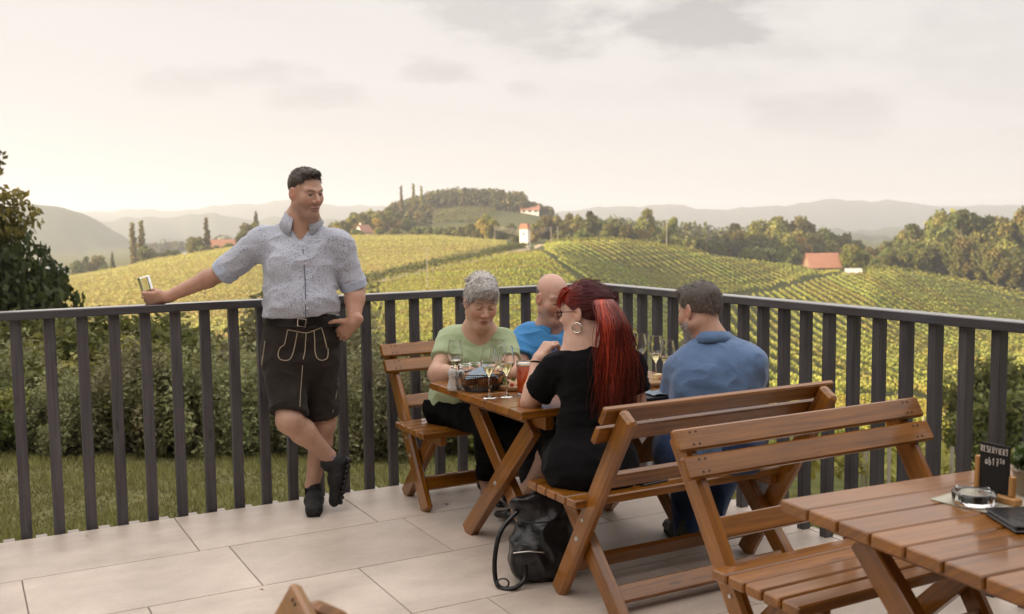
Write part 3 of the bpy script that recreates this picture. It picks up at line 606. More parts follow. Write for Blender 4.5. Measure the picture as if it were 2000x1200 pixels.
# grass blades on the lawn and track edges
ng = 105000; Dg = 6.2+(rs.random(ng)**1.2)*7.5; Xg = (rs.uniform(-1000, 1500, ng))/2000.*Dg-.2*Dg
clump = np.sin(Xg*2.3+1)*np.sin(Dg*2.9)+np.sin(Xg*5.1)*np.sin(Dg*4.3+2)
hg = (.045+.035*rs.random(ng))*(1+.45*clump.clip(-1, 1)); ang = rs.uniform(0, 2*pi, ng); pg = w2(Xg, Dg); zg = terr(Xg, Dg)-.005
keep = (pg[:, 1] > 5.62) | (pg[:, 0] > 3.72); pg, zg, hg, ang, clump = pg[keep], zg[keep], hg[keep], ang[keep], clump[keep]; ng = len(pg)
wv = .007; dxg, dyg = np.cos(ang)*wv, np.sin(ang)*wv; lx, ly = rs.normal(size=ng)*.03, rs.normal(size=ng)*.03
Vg = np.stack([np.column_stack([pg[:, 0]-dxg, pg[:, 1]-dyg, zg]), np.column_stack([pg[:, 0]+dxg, pg[:, 1]+dyg, zg]), np.column_stack([pg[:, 0]+lx, pg[:, 1]+ly, zg+hg])], 1).reshape(-1, 3)
gcol = leafcols(ng, (.17, .17, .062), .4, rs, .25)*(1+.25*clump.clip(-1, 1))[:, None]
tag(link('grass', mesh_np('grass', Vg, np.arange(3*ng).reshape(-1, 3), FOLV, fcol=gcol)), 'short patchy lawn grass between the terrace and the shrubs', 'grass', kind='stuff')
# ------------------------------------------------------------------ terrace floor of large tiles
m, t, b = newmat('porcelain_tile')
tcn = add(t, 'ShaderNodeTexCoord'); at = add(t, 'ShaderNodeVertexColor', layer_name='Col')
mpn = add(t, 'ShaderNodeMapping'); mpn.inputs['Scale'].default_value = (1.0, 1.5, 1); t.links.new(tcn.outputs['Object'], mpn.inputs[0])
n1 = add(t, 'ShaderNodeTexNoise'); n1.inputs['Scale'].default_value = 2.2; n1.inputs['Detail'].default_value = 8; n1.inputs['Roughness'].default_value = .65; t.links.new(mpn.outputs[0], n1.inputs['Vector'])
n2 = add(t, 'ShaderNodeTexNoise'); n2.inputs['Scale'].default_value = 60; n2.inputs['Detail'].default_value = 3; t.links.new(tcn.outputs['Object'], n2.inputs['Vector'])
cr_ = add(t, 'ShaderNodeValToRGB'); t.links.new(n1.outputs['Fac'], cr_.inputs[0])
cr_.color_ramp.elements[0].position = .3; cr_.color_ramp.elements[0].color = (.70, .68, .66, 1); cr_.color_ramp.elements[1].position = .72; cr_.color_ramp.elements[1].color = (1.08, 1.06, 1.05, 1)
a1 = add(t, 'ShaderNodeMix', data_type='RGBA', blend_type='MULTIPLY'); a1.inputs['Factor'].default_value = 1; t.links.new(at.outputs[0], a1.inputs['A']); t.links.new(cr_.outputs[0], a1.inputs['B'])
sp_ = mathn(t, 'MULTIPLY_ADD', n2.outputs['Fac'], .18, .91)
a2 = add(t, 'ShaderNodeMix', data_type='RGBA', blend_type='MULTIPLY'); a2.inputs['Factor'].default_value = 1; t.links.new(a1.outputs['Result'], a2.inputs['A']); t.links.new(sp_, a2.inputs['B'])
# pale dried splashes
n3 = add(t, 'ShaderNodeTexNoise'); n3.inputs['Scale'].default_value = 5; n3.inputs['Detail'].default_value = 6; t.links.new(tcn.outputs['Object'], n3.inputs['Vector'])
st = mathn(t, 'MULTIPLY', mathn(t, 'SUBTRACT', n3.outputs['Fac'], .66, clamp=True), 6.0, clamp=True)
a3 = add(t, 'ShaderNodeMix', data_type='RGBA'); t.links.new(mathn(t, 'MULTIPLY', st, .55), a3.inputs['Factor']); t.links.new(a2.outputs['Result'], a3.inputs['A']); a3.inputs['B'].default_value = (.66, .6, .54, 1)
t.links.new(a3.outputs['Result'], b.inputs['Base Color'])
rg = mathn(t, 'MULTIPLY_ADD', n1.outputs['Fac'], .25, .33); t.links.new(rg, b.inputs['Roughness'])
bp = add(t, 'ShaderNodeBump'); bp.inputs['Strength'].default_value = .12; bp.inputs['Distance'].default_value = .004; t.links.new(n2.outputs['Fac'], bp.inputs['Height']); t.links.new(bp.outputs[0], b.inputs['Normal'])
TILE = m
EX, EY = 3.66, 5.46         # outer edges of the floor
rt_ = np.random.default_rng(3)
V, F, Cc = [], [], []
def tile(x0, x1, y0, y1):
    g = .0025; x0 += g; x1 -= g; y0 += g; y1 -= g
    if x1-x0 < .02 or y1-y0 < .02: return
    c = np.array((.635, .553, .477))*rt_.uniform(.93, 1.05); o = len(V); e = .0015
    V.extend([(x0, y0, -.004), (x1, y0, -.004), (x1, y1, -.004), (x0, y1, -.004), (x0+e, y0+e, 0), (x1-e, y0+e, 0), (x1-e, y1-e, 0), (x0+e, y1-e, 0)])
    for f in ((4, 5, 6, 7), (0, 1, 5, 4), (1, 2, 6, 5), (2, 3, 7, 6), (3, 0, 4, 7)): F.append([o+k for k in f]); Cc.append(c)
ys = [EY, 4.833, 4.225, 3.618]
while ys[-1] > -6: ys.append(ys[-1]-.607)
offs = [.95, 1.087, .62, .95, 1.087, .62]
for k in range(len(ys)-1):
    x = offs[k % 6]-.893*14
    while x < EX:
        tile(max(x, -9), min(x+.893, EX), ys[k+1], ys[k]); x += .893
tag(link('floor', mesh_np('floor', V, F, TILE, fcol=Cc)), kind='structure')
GROUT = simple('grout', (.22, .18, .155), .95, var=.15)
CONC = simple('concrete', (.36, .33, .30), .9, var=.2, bump=.4, bscale=20)
v, f = boxm(-9, EX-.003, -6, EY-.003, -.16, -.0035); tag(link('floor_slab', mesh_np('floor_slab', v, f, GROUT)), kind='structure')
v, f = boxm(-9, EX-.3, -6, EY-.3, -1.6, -.165); tag(link('terrace_base', mesh_np('terrace_base', v, f, CONC)), kind='structure')

# ------------------------------------------------------------------ timber pieces
def board(p0, p1, w, h, up=(0, 0, 1), bev=.004, uvo=None, seg=1):
    """a bevelled bar from p0 to p1; w across (sideways), h along `up`; returns bmesh-ready arrays (V, F, UV)"""
    p0 = np.array(p0, float); p1 = np.array(p1, float); d = p1-p0; L = np.linalg.norm(d); d /= L
    u = np.array(up, float); u -= d*u.dot(d); u /= np.linalg.norm(u); s = np.cross(u, d)
    V, b_ = [], bev
    hs = [(-w/2+b_, -h/2), (w/2-b_, -h/2), (w/2, -h/2+b_), (w/2, h/2-b_), (w/2-b_, h/2), (-w/2+b_, h/2), (-w/2, h/2-b_), (-w/2, -h/2+b_)]
    hs2 = [(x*(1-2*b_/w), z*(1-2*b_/h)) for x, z in hs]
    for t_, prof_ in ((0, hs2), (b_, hs), (L-b_, hs), (L, hs2)):
        for x, z in prof_: V.append(p0+d*t_+s*x+u*z)
    F = []
    for r_ in range(3):
        for k in range(8): F.append((r_*8+k, r_*8+(k+1) % 8, r_*8+8+(k+1) % 8, r_*8+8+k))
    q = lambda o, rev: [tuple(o+i for i in (z if not rev else z[::-1])) for z in ((0, 1, 2, 3), (0, 3, 4, 7), (4, 5, 6, 7))]
    F += q(0, True)+q(24, False)
    o_ = random.uniform(0, 40) if uvo is None else uvo
    V = np.array(V); loc = np.column_stack([(V-p0)@d, (V-p0)@s+(V-p0)@u*1.3])+(o_, o_*.37)
    return V, np.array(F), loc
def timber(name, pieces, mat, parent):
    Vs, Fs, Us, o = [], [], [], 0
    for V, F, U in pieces:
        Vs.append(V); Fs.append(F+o); Us.append(U); o += len(V)
    V = np.concatenate(Vs); F = np.concatenate(Fs); U = np.concatenate(Us)
    return link(name, mesh_np(name, V, F, mat, uv=U[F.ravel()]), parent)
def woodmat(name, c0, c1, rough, coat, gscale=1.0, bump=.15, knots=True, ccol=None):
    m, t, b = newmat(name)
    uv = add(t, 'ShaderNodeUVMap', uv_map='UVMap')
    mp = add(t, 'ShaderNodeMapping'); mp.inputs['Scale'].default_value = (1.6*gscale, 30*gscale, 1); t.links.new(uv.outputs[0], mp.inputs[0])
    n = add(t, 'ShaderNodeTexNoise'); n.inputs['Scale'].default_value = 1.6; n.inputs['Detail'].default_value = 8; n.inputs['Roughness'].default_value = .6; n.inputs['Distortion'].default_value = .6
    t.links.new(mp.outputs[0], n.inputs['Vector'])
    n2 = add(t, 'ShaderNodeTexNoise'); n2.inputs['Scale'].default_value = 3; n2.inputs['Detail'].default_value = 4; t.links.new(uv.outputs[0], n2.inputs['Vector'])
    f = mathn(t, 'ADD', mathn(t, 'MULTIPLY', n.outputs['Fac'], .65), mathn(t, 'MULTIPLY', n2.outputs['Fac'], .45))
    r = add(t, 'ShaderNodeValToRGB'); t.links.new(f, r.inputs[0])
    r.color_ramp.elements[0].position = .36; r.color_ramp.elements[0].color = tuple(c0)+(1,); r.color_ramp.elements[1].position = .72; r.color_ramp.elements[1].color = tuple(c1)+(1,)
    col = r.outputs[0]
    if knots:
        vo = add(t, 'ShaderNodeTexVoronoi'); vo.inputs['Scale'].default_value = 1; mk = add(t, 'ShaderNodeMapping'); mk.inputs['Scale'].default_value = (3.2, 11, 1); t.links.new(uv.outputs[0], mk.inputs[0]); t.links.new(mk.outputs[0], vo.inputs['Vector'])
        kf = mathn(t, 'SUBTRACT', 1.0, mathn(t, 'MULTIPLY', vo.outputs['Distance'], 6.5), clamp=True)
        kx = add(t, 'ShaderNodeMix', data_type='RGBA'); t.links.new(mathn(t, 'MULTIPLY', kf, .75), kx.inputs['Factor']); t.links.new(col, kx.inputs['A']); kx.inputs['B'].default_value = tuple(c*.25 for c in c0)+(1,); col = kx.outputs['Result']
    t.links.new(col, b.inputs['Base Color']); 
    t.links.new(mathn(t, 'MULTIPLY_ADD', n2.outputs['Fac'], .2, rough-.1), b.inputs['Roughness'])
    b.inputs['Specular IOR Level'].default_value = .35
    b.inputs['Coat Weight'].default_value = coat; b.inputs['Coat Roughness'].default_value = .10
    bp = add(t, 'ShaderNodeBump'); bp.inputs['Strength'].default_value = bump; bp.inputs['Distance'].default_value = .003; t.links.new(n.outputs['Fac'], bp.inputs['Height']); t.links.new(bp.outputs[0], b.inputs['Normal'])
    return m
BROWN = woodmat('brown_varnished_wood', (.115, .038, .003), (.33, .122, .0095), .36, .65)
GREYW = woodmat('grey_stained_wood', (.042, .039, .045), (.108, .099, .104), .55, .05, bump=.35)
RAILW = woodmat('dark_grey_handrail', (.062, .06, .066), (.088, .085, .09), .22, .5, bump=.15, knots=False)
STEEL = simple('steel', (.62, .6, .57), .3, metal=1)
DARKST = simple('dark_metal', (.05, .05, .055), .45, metal=.6)
def disc(c, n, r, h, seg=10):
    """a short round stud: centre c, outward normal n"""
    c = np.array(c, float); n = np.array(n, float); n /= np.linalg.norm(n); u = np.cross(n, (.31, .87, .4)); u /= np.linalg.norm(u); w = np.cross(n, u)
    V = [c]+[c+r*(u*cos(2*pi*k/seg)+w*sin(2*pi*k/seg)) for k in range(seg)]+[c+n*h*.8+r*.8*(u*cos(2*pi*k/seg)+w*sin(2*pi*k/seg)) for k in range(seg)]+[c+n*h]
    F = [(1+k, 1+(k+1) % seg, 1+seg+(k+1) % seg, 1+seg+k) for k in range(seg)]+[(1+seg+k, 1+seg+(k+1) % seg, 1+2*seg, 1+2*seg) for k in range(seg)]
    return np.array(V), np.array(F)

LIGHTC = simple('pale_bracket', (.42, .37, .33), .8, var=.2)
# ------------------------------------------------------------------ railings
LY, RX = 5.478, 3.591       # front faces of the posts
r1 = thing('railing', 'long grey slatted railing along the terrace edge behind the standing man', 'railing', (0, LY, 0))
timber('handrail', [board((-6.0, .016, 1.1005), (3.64, .016, 1.1005), .092, .041)], RAILW, r1)
xl = 1.3266-.1498*8
def slat(o, x, y, ax):
    timber('slat', [board((x, y, -.20), (x, y, 1.08), .043, .051, up=(1, 0, 0), bev=.003)], GREYW, o)
n = -20
for k in range(-38, 24):
    x = xl+.1498*k-.0245
    if x < 3.56: slat(r1, x+.0, .0215, 0); 
    if -12 < k < 23: part('bracket', [boxm(x+.075-.026, x+.075+.026, .10, .19, -.12, -.045)], LIGHTC, r1)
part('bottom_beam', [boxm(-6, 3.6, .045, .085, -.19, -.08)], DARKST, r1)
r2 = thing('railing', 'shorter grey slatted railing running from the corner past the benches', 'railing', (RX, 0, 0))
timber('handrail', [board((.016, 5.435, 1.1005), (.016, -3.0, 1.1005), .092, .041)], RAILW, r2)
for k in range(-9, 52):
    y = 3.9266-.1493*k+.0215
    if y < 5.40: timber('slat', [board((.0255, y, -.20), (.0255, y, 1.08), .051, .043, up=(0, 1, 0), bev=.003)], GREYW, r2)
    if y < 5.3 and k < 30: part('bracket', [boxm(.10, .19, y-.075-.026, y-.075+.026, -.12, -.045)], LIGHTC, r2)
part('bottom_beam', [boxm(.052, .09, -3, 5.4, -.19, -.08)], DARKST, r2)

# ------------------------------------------------------------------ benches and tables
def make_bench(label, L=1.06, ov=.075, group='brown wooden benches'):
    """local frame: x along the bench, seat front at y = 0, sitter looks along +y"""
    o = thing('bench', label, 'bench', (0, 0, 0), 0, group)
    w = .068; g = .0085
    for k in range(5):
        y = -.034-k*(w+g); timber('seat_plank', [board((-ov+0, y, .4325), (L+ov-.06, y, .4325), w, .035, bev=.005)], BROWN, o)
    for x in (.045, L-.105): timber('seat_bearer', [board((x, .0-.01, .392), (x, -.36, .392), .04, .045)], BROWN, o)
    tl, tp = np.array((-.165, 0.0, .405)), np.array((-.505, 0, 0))
    for sx, x in ((-1, 0.0), (1, L-.06)):
        xo = x+(-.0 if sx < 0 else 0)
        # back post: foot in front, leaning back
        po = timber('back_post', [board((xo+sx*-.0, -.13, .0), (xo, -.632, .818), .044, .088, up=(0, 1, .6), bev=.012)], BROWN, o)
        timber('leg', [board((xo-sx*.046+0, -.515, .0), (xo-sx*.046, -.135, .402), .044, .078, up=(0, 1, .9))], BROWN, o)
        part('bolt', [disc((xo+sx*.0225, -.30, .272), (sx, 0, 0), .011, .006), disc((xo+sx*.0225, -.345, .36), (sx, 0, 0), .008, .005)], STEEL, po)
    dv = np.array((-.502, .818)); dv /= np.linalg.norm(dv); nv = np.array((dv[1], -dv[0]))      # along the post, and out towards the sitter
    base = np.array((-.13, 0.0))
    def at(s, off): p = base+dv*s+nv*off; return p
    for s, a, b2 in ((.918, -ov, L+ov-.06), (.824, -ov, L+ov-.06)):
        p = at(s, .044+.0145); pl = timber('back_plank', [board((a, p[0], p[1]), (b2, p[0], p[1]), .027, .076, up=(0, dv[0], dv[1]), bev=.006)], BROWN, o)
        sc = []
        for x in (-.012, .012, L-.072, L-.048):
            for q in (-.02, .022): pp = p+nv*.0147+dv*q; sc.append(disc((x, pp[0], pp[1]), (0, nv[0], nv[1]), .0042, .0016, 7))
        for q_ in sc: part('screw', [q_], DARKST, pl)
    p = at(.63, .0); timber('back_rail', [board((.023, p[0], p[1]), (L-.083, p[0], p[1]), .028, .07, up=(0, dv[0], dv[1]))], BROWN, o)
    timber('stretcher', [board((.02, -.20, .13), (L-.08, -.20, .13), .028, .07, up=(0, dv[0], dv[1]))], BROWN, o)
    timber('stretcher', [board((.07, -.455, .075), (L-.13, -.455, .075), .028, .07, up=(0, .7, .7))], BROWN, o)
    return o
def put(o, x, y, rz, label=None):
    o.location = (x, y, 0); o.rotation_euler = (0, 0, rz); 
    if label: o['label'] = label
    return o
bench0 = make_bench('brown bench under the red haired woman and the man in denim blue')
put(bench0, 2.135, 3.66, 0)
put(dup(bench0), 2.135+1.0, 4.74, pi, 'brown bench against the railing, under the woman in the green T-shirt')
put(dup(bench0), 2.095+1.0, 2.055, pi, 'empty brown bench with pale reflections on its backrest, at the reserved table')
put(dup(bench0), -.03-.125, 1.89-1.0, pi/2-R(7), 'bench of which only the backrest corner rises from the lower edge')
def make_table(label, L=1.12, Wd=.925, n=8, pw=None):
    """local frame: x along the planks, near edge at y = 0"""
    o = thing('table', label, 'table', (0, 0, 0), 0, 'brown wooden tables')
    g = .007; w = (Wd-g*(n-1))/n
    for k in range(n):
        y = w/2+k*(w+g); timber('tabletop_plank', [board((0, y, .7225), (L, y, .7225), w, .035, bev=.004)], BROWN, o)
    for x in (.16, L-.16):
        timber('crossbar', [board((x, .04, .6725), (x, Wd-.04, .6725), .045, .065)], BROWN, o)
        for s, xo in ((1, .023), (-1, -.023)):
            lg = timber('leg', [board((x+xo, Wd/2-s*.33, .0), (x+xo, Wd/2+s*.33, .64), .044, .085, up=(0, 1, -.6*s))], BROWN, o)
            part('bolt', [disc((x+xo+(.022 if xo > 0 else -.022), Wd/2, .32), (1 if xo > 0 else -1, 0, 0), .011, .006)], STEEL, lg)
    timber('stretcher', [board((.2, Wd/2, .20), (L-.2, Wd/2, .20), .03, .08)], BROWN, o)
    return o
table0 = make_table('brown plank table laid with wine glasses and a bread basket between the guests')
put(table0, 2.035, 3.66, 0)
tb = dup(table0, label='empty brown plank table carrying the black reservation sign, glossy with sky reflections')
ang = R(-4.5); put(tb, 2.02-.925*sin(-ang)*1.0, 2.13-.925*cos(ang), ang)

# ------------------------------------------------------------------ unseen tavern house added behind the camera to block that half of the sky
hs_ = thing('unseen_tavern', 'timber clad tavern house that the terrace belongs to', 'house', (0, -3.2, 0))
part('wall', [boxm(-9, 6.5, -9, 0, -1.6, 6.2)], simple('dark_timber_cladding', (.17, .12, .085), .8, var=.2, vscale=3), hs_)
part('roof', [boxm(-10, 7.5, -10, 1.3, 6.25, 6.5)], ROOF, hs_)
part('sky_block_roof', [boxm(-9, 6.5, 0.003, 3.1, 3.15, 3.3)], simple('sky_block_boards', (.16, .11, .075), .8, var=.2, vscale=3), hs_)  # unseen roof added to keep overhead sky light off the terrace
for x in (-6, -2.5, 3.2):
    w_ = part('window', [boxm(x-.6, x+.6, -.06, .01, .9, 2.2)], DARKW, hs_); part('frame', [boxm(x-.68, x-.6, -.05, .04, .82, 2.28), boxm(x+.6, x+.68, -.05, .04, .82, 2.28), boxm(x-.6, x+.6, -.05, .04, 2.2, 2.28)], WHITE, w_)
dr = part('door', [boxm(.2, 1.3, -.06, .012, 0, 2.1)], simple('door_paint', (.10, .06, .035), .5), hs_); part('handle', [boxm(.3, .42, .012, .06, 1.0, 1.03)], STEEL, dr)
# ------------------------------------------------------------------ organic surfaces: smooth unions of tapered limbs, meshed once per piece
fw3, rt3, up3 = np.array(fw), np.array(rt), np.array(up)
def at(px, py, D):
    """the point that lies D metres ahead of the viewpoint along the ground, in direction (px, py)"""
    d = fw3*2000+rt3*(px-1000)-up3*(py-600); f2 = d[0]*FH[0]+d[1]*FH[1]
    return np.array((0, 0, CAM_H))+d*(D/f2)
FH3 = np.array((FH[0], FH[1], 0.)); RH3 = np.array((RH[0], RH[1], 0.)); UP3 = np.array((0, 0, 1.))
def unit(v): v = np.asarray(v, float); return v/np.linalg.norm(v)
class Blob:
    def __init__(s): s.P = []
    def rc(s, a, b, ra, rb, k=.02, n=None, sq=1.0, op='u'):
        a, b = np.asarray(a, float), np.asarray(b, float); m = max(ra, rb)
        s.P.append(('rc', a, b, ra, rb, None if n is None else unit(n), sq, k, op, np.minimum(a, b)-m, np.maximum(a, b)+m)); return s
    def el(s, c, r, rot=None, k=.02, op='u'):
        c = np.asarray(c, float); r = np.asarray(r, float); rot = np.eye(3) if rot is None else np.asarray(rot, float)
        e = np.sqrt(((rot.T*r[:, None])**2).sum(0)) if False else np.full(3, r.max())
        s.P.append(('el', c, r, rot, None, None, None, k, op, c-e, c+e)); return s
    def cut(s, c, n, reach=None):
        """take away what lies beyond the plane through c with normal n (only within `reach` of c)"""
        s.P.append(('cut', np.asarray(c, float), unit(n), reach, None, None, None, 0, 'c', None, None)); return s
    def mesh(s, h):
        lo = np.min([p[9] for p in s.P if p[8] == 'u'], axis=0)-3*h; hi = np.max([p[10] for p in s.P if p[8] == 'u'], axis=0)+3*h
        nx = np.ceil((hi-lo)/h).astype(int)+1
        V = np.full(nx, .2, np.float32); ax = [lo[i]+h*np.arange(nx[i]) for i in range(3)]
        for (ty, a, b, ra, rb, n, sq, k, op, l, u) in s.P:
            if op == 'c':
                if ra is None: sl = tuple(slice(0, q) for q in nx)
                else: sl = tuple(slice(max(0, int((a[i]-ra-lo[i])/h)), min(nx[i], int((a[i]+ra-lo[i])/h)+2)) for i in range(3))
            else:
                m = k*1.2+2.5*h
                sl = tuple(slice(max(0, int((l[i]-m-lo[i])/h)), min(nx[i], int((u[i]+m-lo[i])/h)+2)) for i in range(3))
            X = ax[0][sl[0]][:, None, None].astype(np.float32); Y = ax[1][sl[1]][None, :, None].astype(np.float32); Z = ax[2][sl[2]][None, None, :].astype(np.float32)
            W_ = V[sl]
            if W_.size == 0: continue
            if ty == 'rc':
                d = b-a; L2 = max(float(d@d), 1e-9)
                qx, qy, qz = X-a[0], Y-a[1], Z-a[2]
                t_ = np.clip((qx*d[0]+qy*d[1]+qz*d[2])/L2, 0, 1)
                qx = qx-t_*d[0]; qy = qy-t_*d[1]; qz = qz-t_*d[2]
                r_ = ra+(rb-ra)*t_
                if n is not None:
                    q = (qx*n[0]+qy*n[1]+qz*n[2])*(1/sq-1); qx = qx+q*n[0]; qy = qy+q*n[1]; qz = qz+q*n[2]
                    D_ = (np.sqrt(qx*qx+qy*qy+qz*qz)-r_)*(.5+.5*sq)
                else: D_ = np.sqrt(qx*qx+qy*qy+qz*qz)-r_
            elif ty == 'el':
                r, rot = b, ra
                q = [rot[i][0]*(X-a[0])+rot[i][1]*(Y-a[1])+rot[i][2]*(Z-a[2]) for i in range(3)]
                k0 = np.sqrt((q[0]/r[0])**2+(q[1]/r[1])**2+(q[2]/r[2])**2); k1 = np.sqrt((q[0]/r[0]**2)**2+(q[1]/r[1]**2)**2+(q[2]/r[2]**2)**2)
                D_ = k0*(k0-1)/np.maximum(k1, 1e-6)
            else: D_ = (X-a[0])*b[0]+(Y-a[1])*b[1]+(Z-a[2])*b[2]
            if op == 'u':
                hh = np.clip(.5+.5*(D_-W_)/k, 0, 1); V[sl] = D_+(W_-D_)*hh-k*hh*(1-hh)
            elif op == 's':
                D_ = -D_; hh = np.clip(.5-.5*(D_-W_)/k, 0, 1); V[sl] = D_+(W_-D_)*hh+k*hh*(1-hh)
            else:
                if ra is not None:
                    R2 = (X-a[0])**2+(Y-a[1])**2+(Z-a[2])**2; D_ = np.where(R2 < ra*ra, D_, -1)
                V[sl] = np.maximum(W_, D_)
        return nets(V, lo, h)
def nets(V, lo, h):
    S = V < 0
    c = S[:-1, :-1, :-1]; cnt = np.zeros(c.shape, np.uint8)
    for i in (0, 1):
        for j in (0, 1):
            for k in (0, 1): cnt += S[i:S.shape[0]-1+i, j:S.shape[1]-1+j, k:S.shape[2]-1+k]
    act = (cnt > 0) & (cnt < 8); I = np.argwhere(act); idx = np.full(c.shape, -1, np.int32); idx[act] = np.arange(len(I))
    acc = np.zeros((len(I), 3)); num = np.zeros(len(I))
    for axis in range(3):
        o = [q for q in range(3) if q != axis]
        for u in (0, 1):
            for w in (0, 1):
                A = I.copy(); A[:, o[0]] += u; A[:, o[1]] += w; B = A.copy(); B[:, axis] += 1
                va = V[A[:, 0], A[:, 1], A[:, 2]]; vb = V[B[:, 0], B[:, 1], B[:, 2]]; m = (va < 0) != (vb < 0)
                t_ = np.where(m, va/np.where(m, va-vb, 1), 0); p = A.astype(float); p[:, axis] += t_
                acc[m] += p[m]; num += m
    P = lo+h*acc/np.maximum(num, 1)[:, None]; F = []
    for axis in range(3):
        o1, o2 = (axis+1) % 3, (axis+2) % 3
        sa = [slice(None)]*3; sb = [slice(None)]*3; sa[axis] = slice(0, -1); sb[axis] = slice(1, None)
        E = np.argwhere(S[tuple(sa)] != S[tuple(sb)])
        E = E[(E[:, o1] > 0) & (E[:, o2] > 0) & (E[:, o1] < V.shape[o1]-1) & (E[:, o2] < V.shape[o2]-1)]
        ins = S[E[:, 0], E[:, 1], E[:, 2]]
        def cell(d1, d2): q = E.copy(); q[:, o1] += d1; q[:, o2] += d2; return idx[q[:, 0], q[:, 1], q[:, 2]]
        f = np.stack([cell(-1, -1), cell(0, -1), cell(0, 0), cell(-1, 0)], 1); f[~ins] = f[~ins][:, ::-1]; F.append(f)
    F = np.concatenate(F); F = F[(F >= 0).all(1)]
    return P, F
def vnormals(P, F):
    n = np.cross(P[F[:, 2]]-P[F[:, 0]], P[F[:, 3]]-P[F[:, 1]]); N = np.zeros_like(P)
    for k in range(4): np.add.at(N, F[:, k], n)
    return N/(np.linalg.norm(N, axis=1)[:, None]+1e-12)
def smoothm(P, F, it=1, a=.5):
    for _ in range(it):
        S_ = np.zeros_like(P); c = np.zeros(len(P))
        for k in range(4):
            np.add.at(S_, F[:, k], P[F[:, (k+1) % 4]]); np.add.at(c, F[:, k], 1)
            np.add.at(S_, F[:, k], P[F[:, (k+3) % 4]]); np.add.at(c, F[:, k], 1)
        P = P*(1-a)+a*S_/np.maximum(c, 1)[:, None]
    return P
def wrinkle(P, F, amp, scale, stretch=(1, 1, 1), seed=0, amp2=.0, mask=None):
    """push a cloth surface in and out along folds"""
    N = vnormals(P, F); q = P*np.array(stretch)*scale+seed*3.7
    v = np.array([mnoise.noise(Vector(p)) for p in q]); v = 1-2*np.abs(v)**.8
    if amp2: v = v+amp2/amp*np.array([mnoise.noise(Vector(p*2.7+5)) for p in q])
    if mask is not None: v = v*mask
    return P+N*(v*amp)[:, None]
def cat(parts):
    V, F, C, o = [], [], [], 0
    for p in parts: V.append(p[0]); F.append(p[1]+o); C.append(p[2] if len(p) > 2 else None); o += len(p[0])
    return np.concatenate(V), np.concatenate(F), (np.concatenate(C) if C[0] is not None else None)
def skinmat(name):
    m, t, b = newmat(name)
    at_ = add(t, 'ShaderNodeVertexColor', layer_name='Col'); tcn = add(t, 'ShaderNodeTexCoord')
    n = add(t, 'ShaderNodeTexNoise'); n.inputs['Scale'].default_value = 45; n.inputs['Detail'].default_value = 5; t.links.new(tcn.outputs['Object'], n.inputs['Vector'])
    n2 = add(t, 'ShaderNodeTexNoise'); n2.inputs['Scale'].default_value = 420; n2.inputs['Detail'].default_value = 2; t.links.new(tcn.outputs['Object'], n2.inputs['Vector'])
    f = mathn(t, 'MULTIPLY_ADD', n.outputs['Fac'], .34, .83)
    x = add(t, 'ShaderNodeMix', data_type='RGBA', blend_type='MULTIPLY'); x.inputs['Factor'].default_value = 1
    t.links.new(at_.outputs[0], x.inputs['A']); t.links.new(f, x.inputs['B']); t.links.new(x.outputs['Result'], b.inputs['Base Color'])
    b.inputs['Roughness'].default_value = .48; b.inputs['Subsurface Weight'].default_value = .12; b.inputs['Subsurface Radius'].default_value = (.9, .35, .2); b.inputs['Subsurface Scale'].default_value = .012
    bp = add(t, 'ShaderNodeBump'); bp.inputs['Strength'].default_value = .18; bp.inputs['Distance'].default_value = .002; t.links.new(n2.outputs['Fac'], bp.inputs['Height']); t.links.new(bp.outputs[0], b.inputs['Normal'])
    return m
SKIN = skinmat('skin')
def hairmat(name, rough=.42):
    m, t, b = newmat(name); a_ = add(t, 'ShaderNodeVertexColor', layer_name='Col'); t.links.new(a_.outputs[0], b.inputs['Base Color']); b.inputs['Roughness'].default_value = rough; b.inputs['Specular IOR Level'].default_value = .45; return m
HAIR = hairmat('hair')

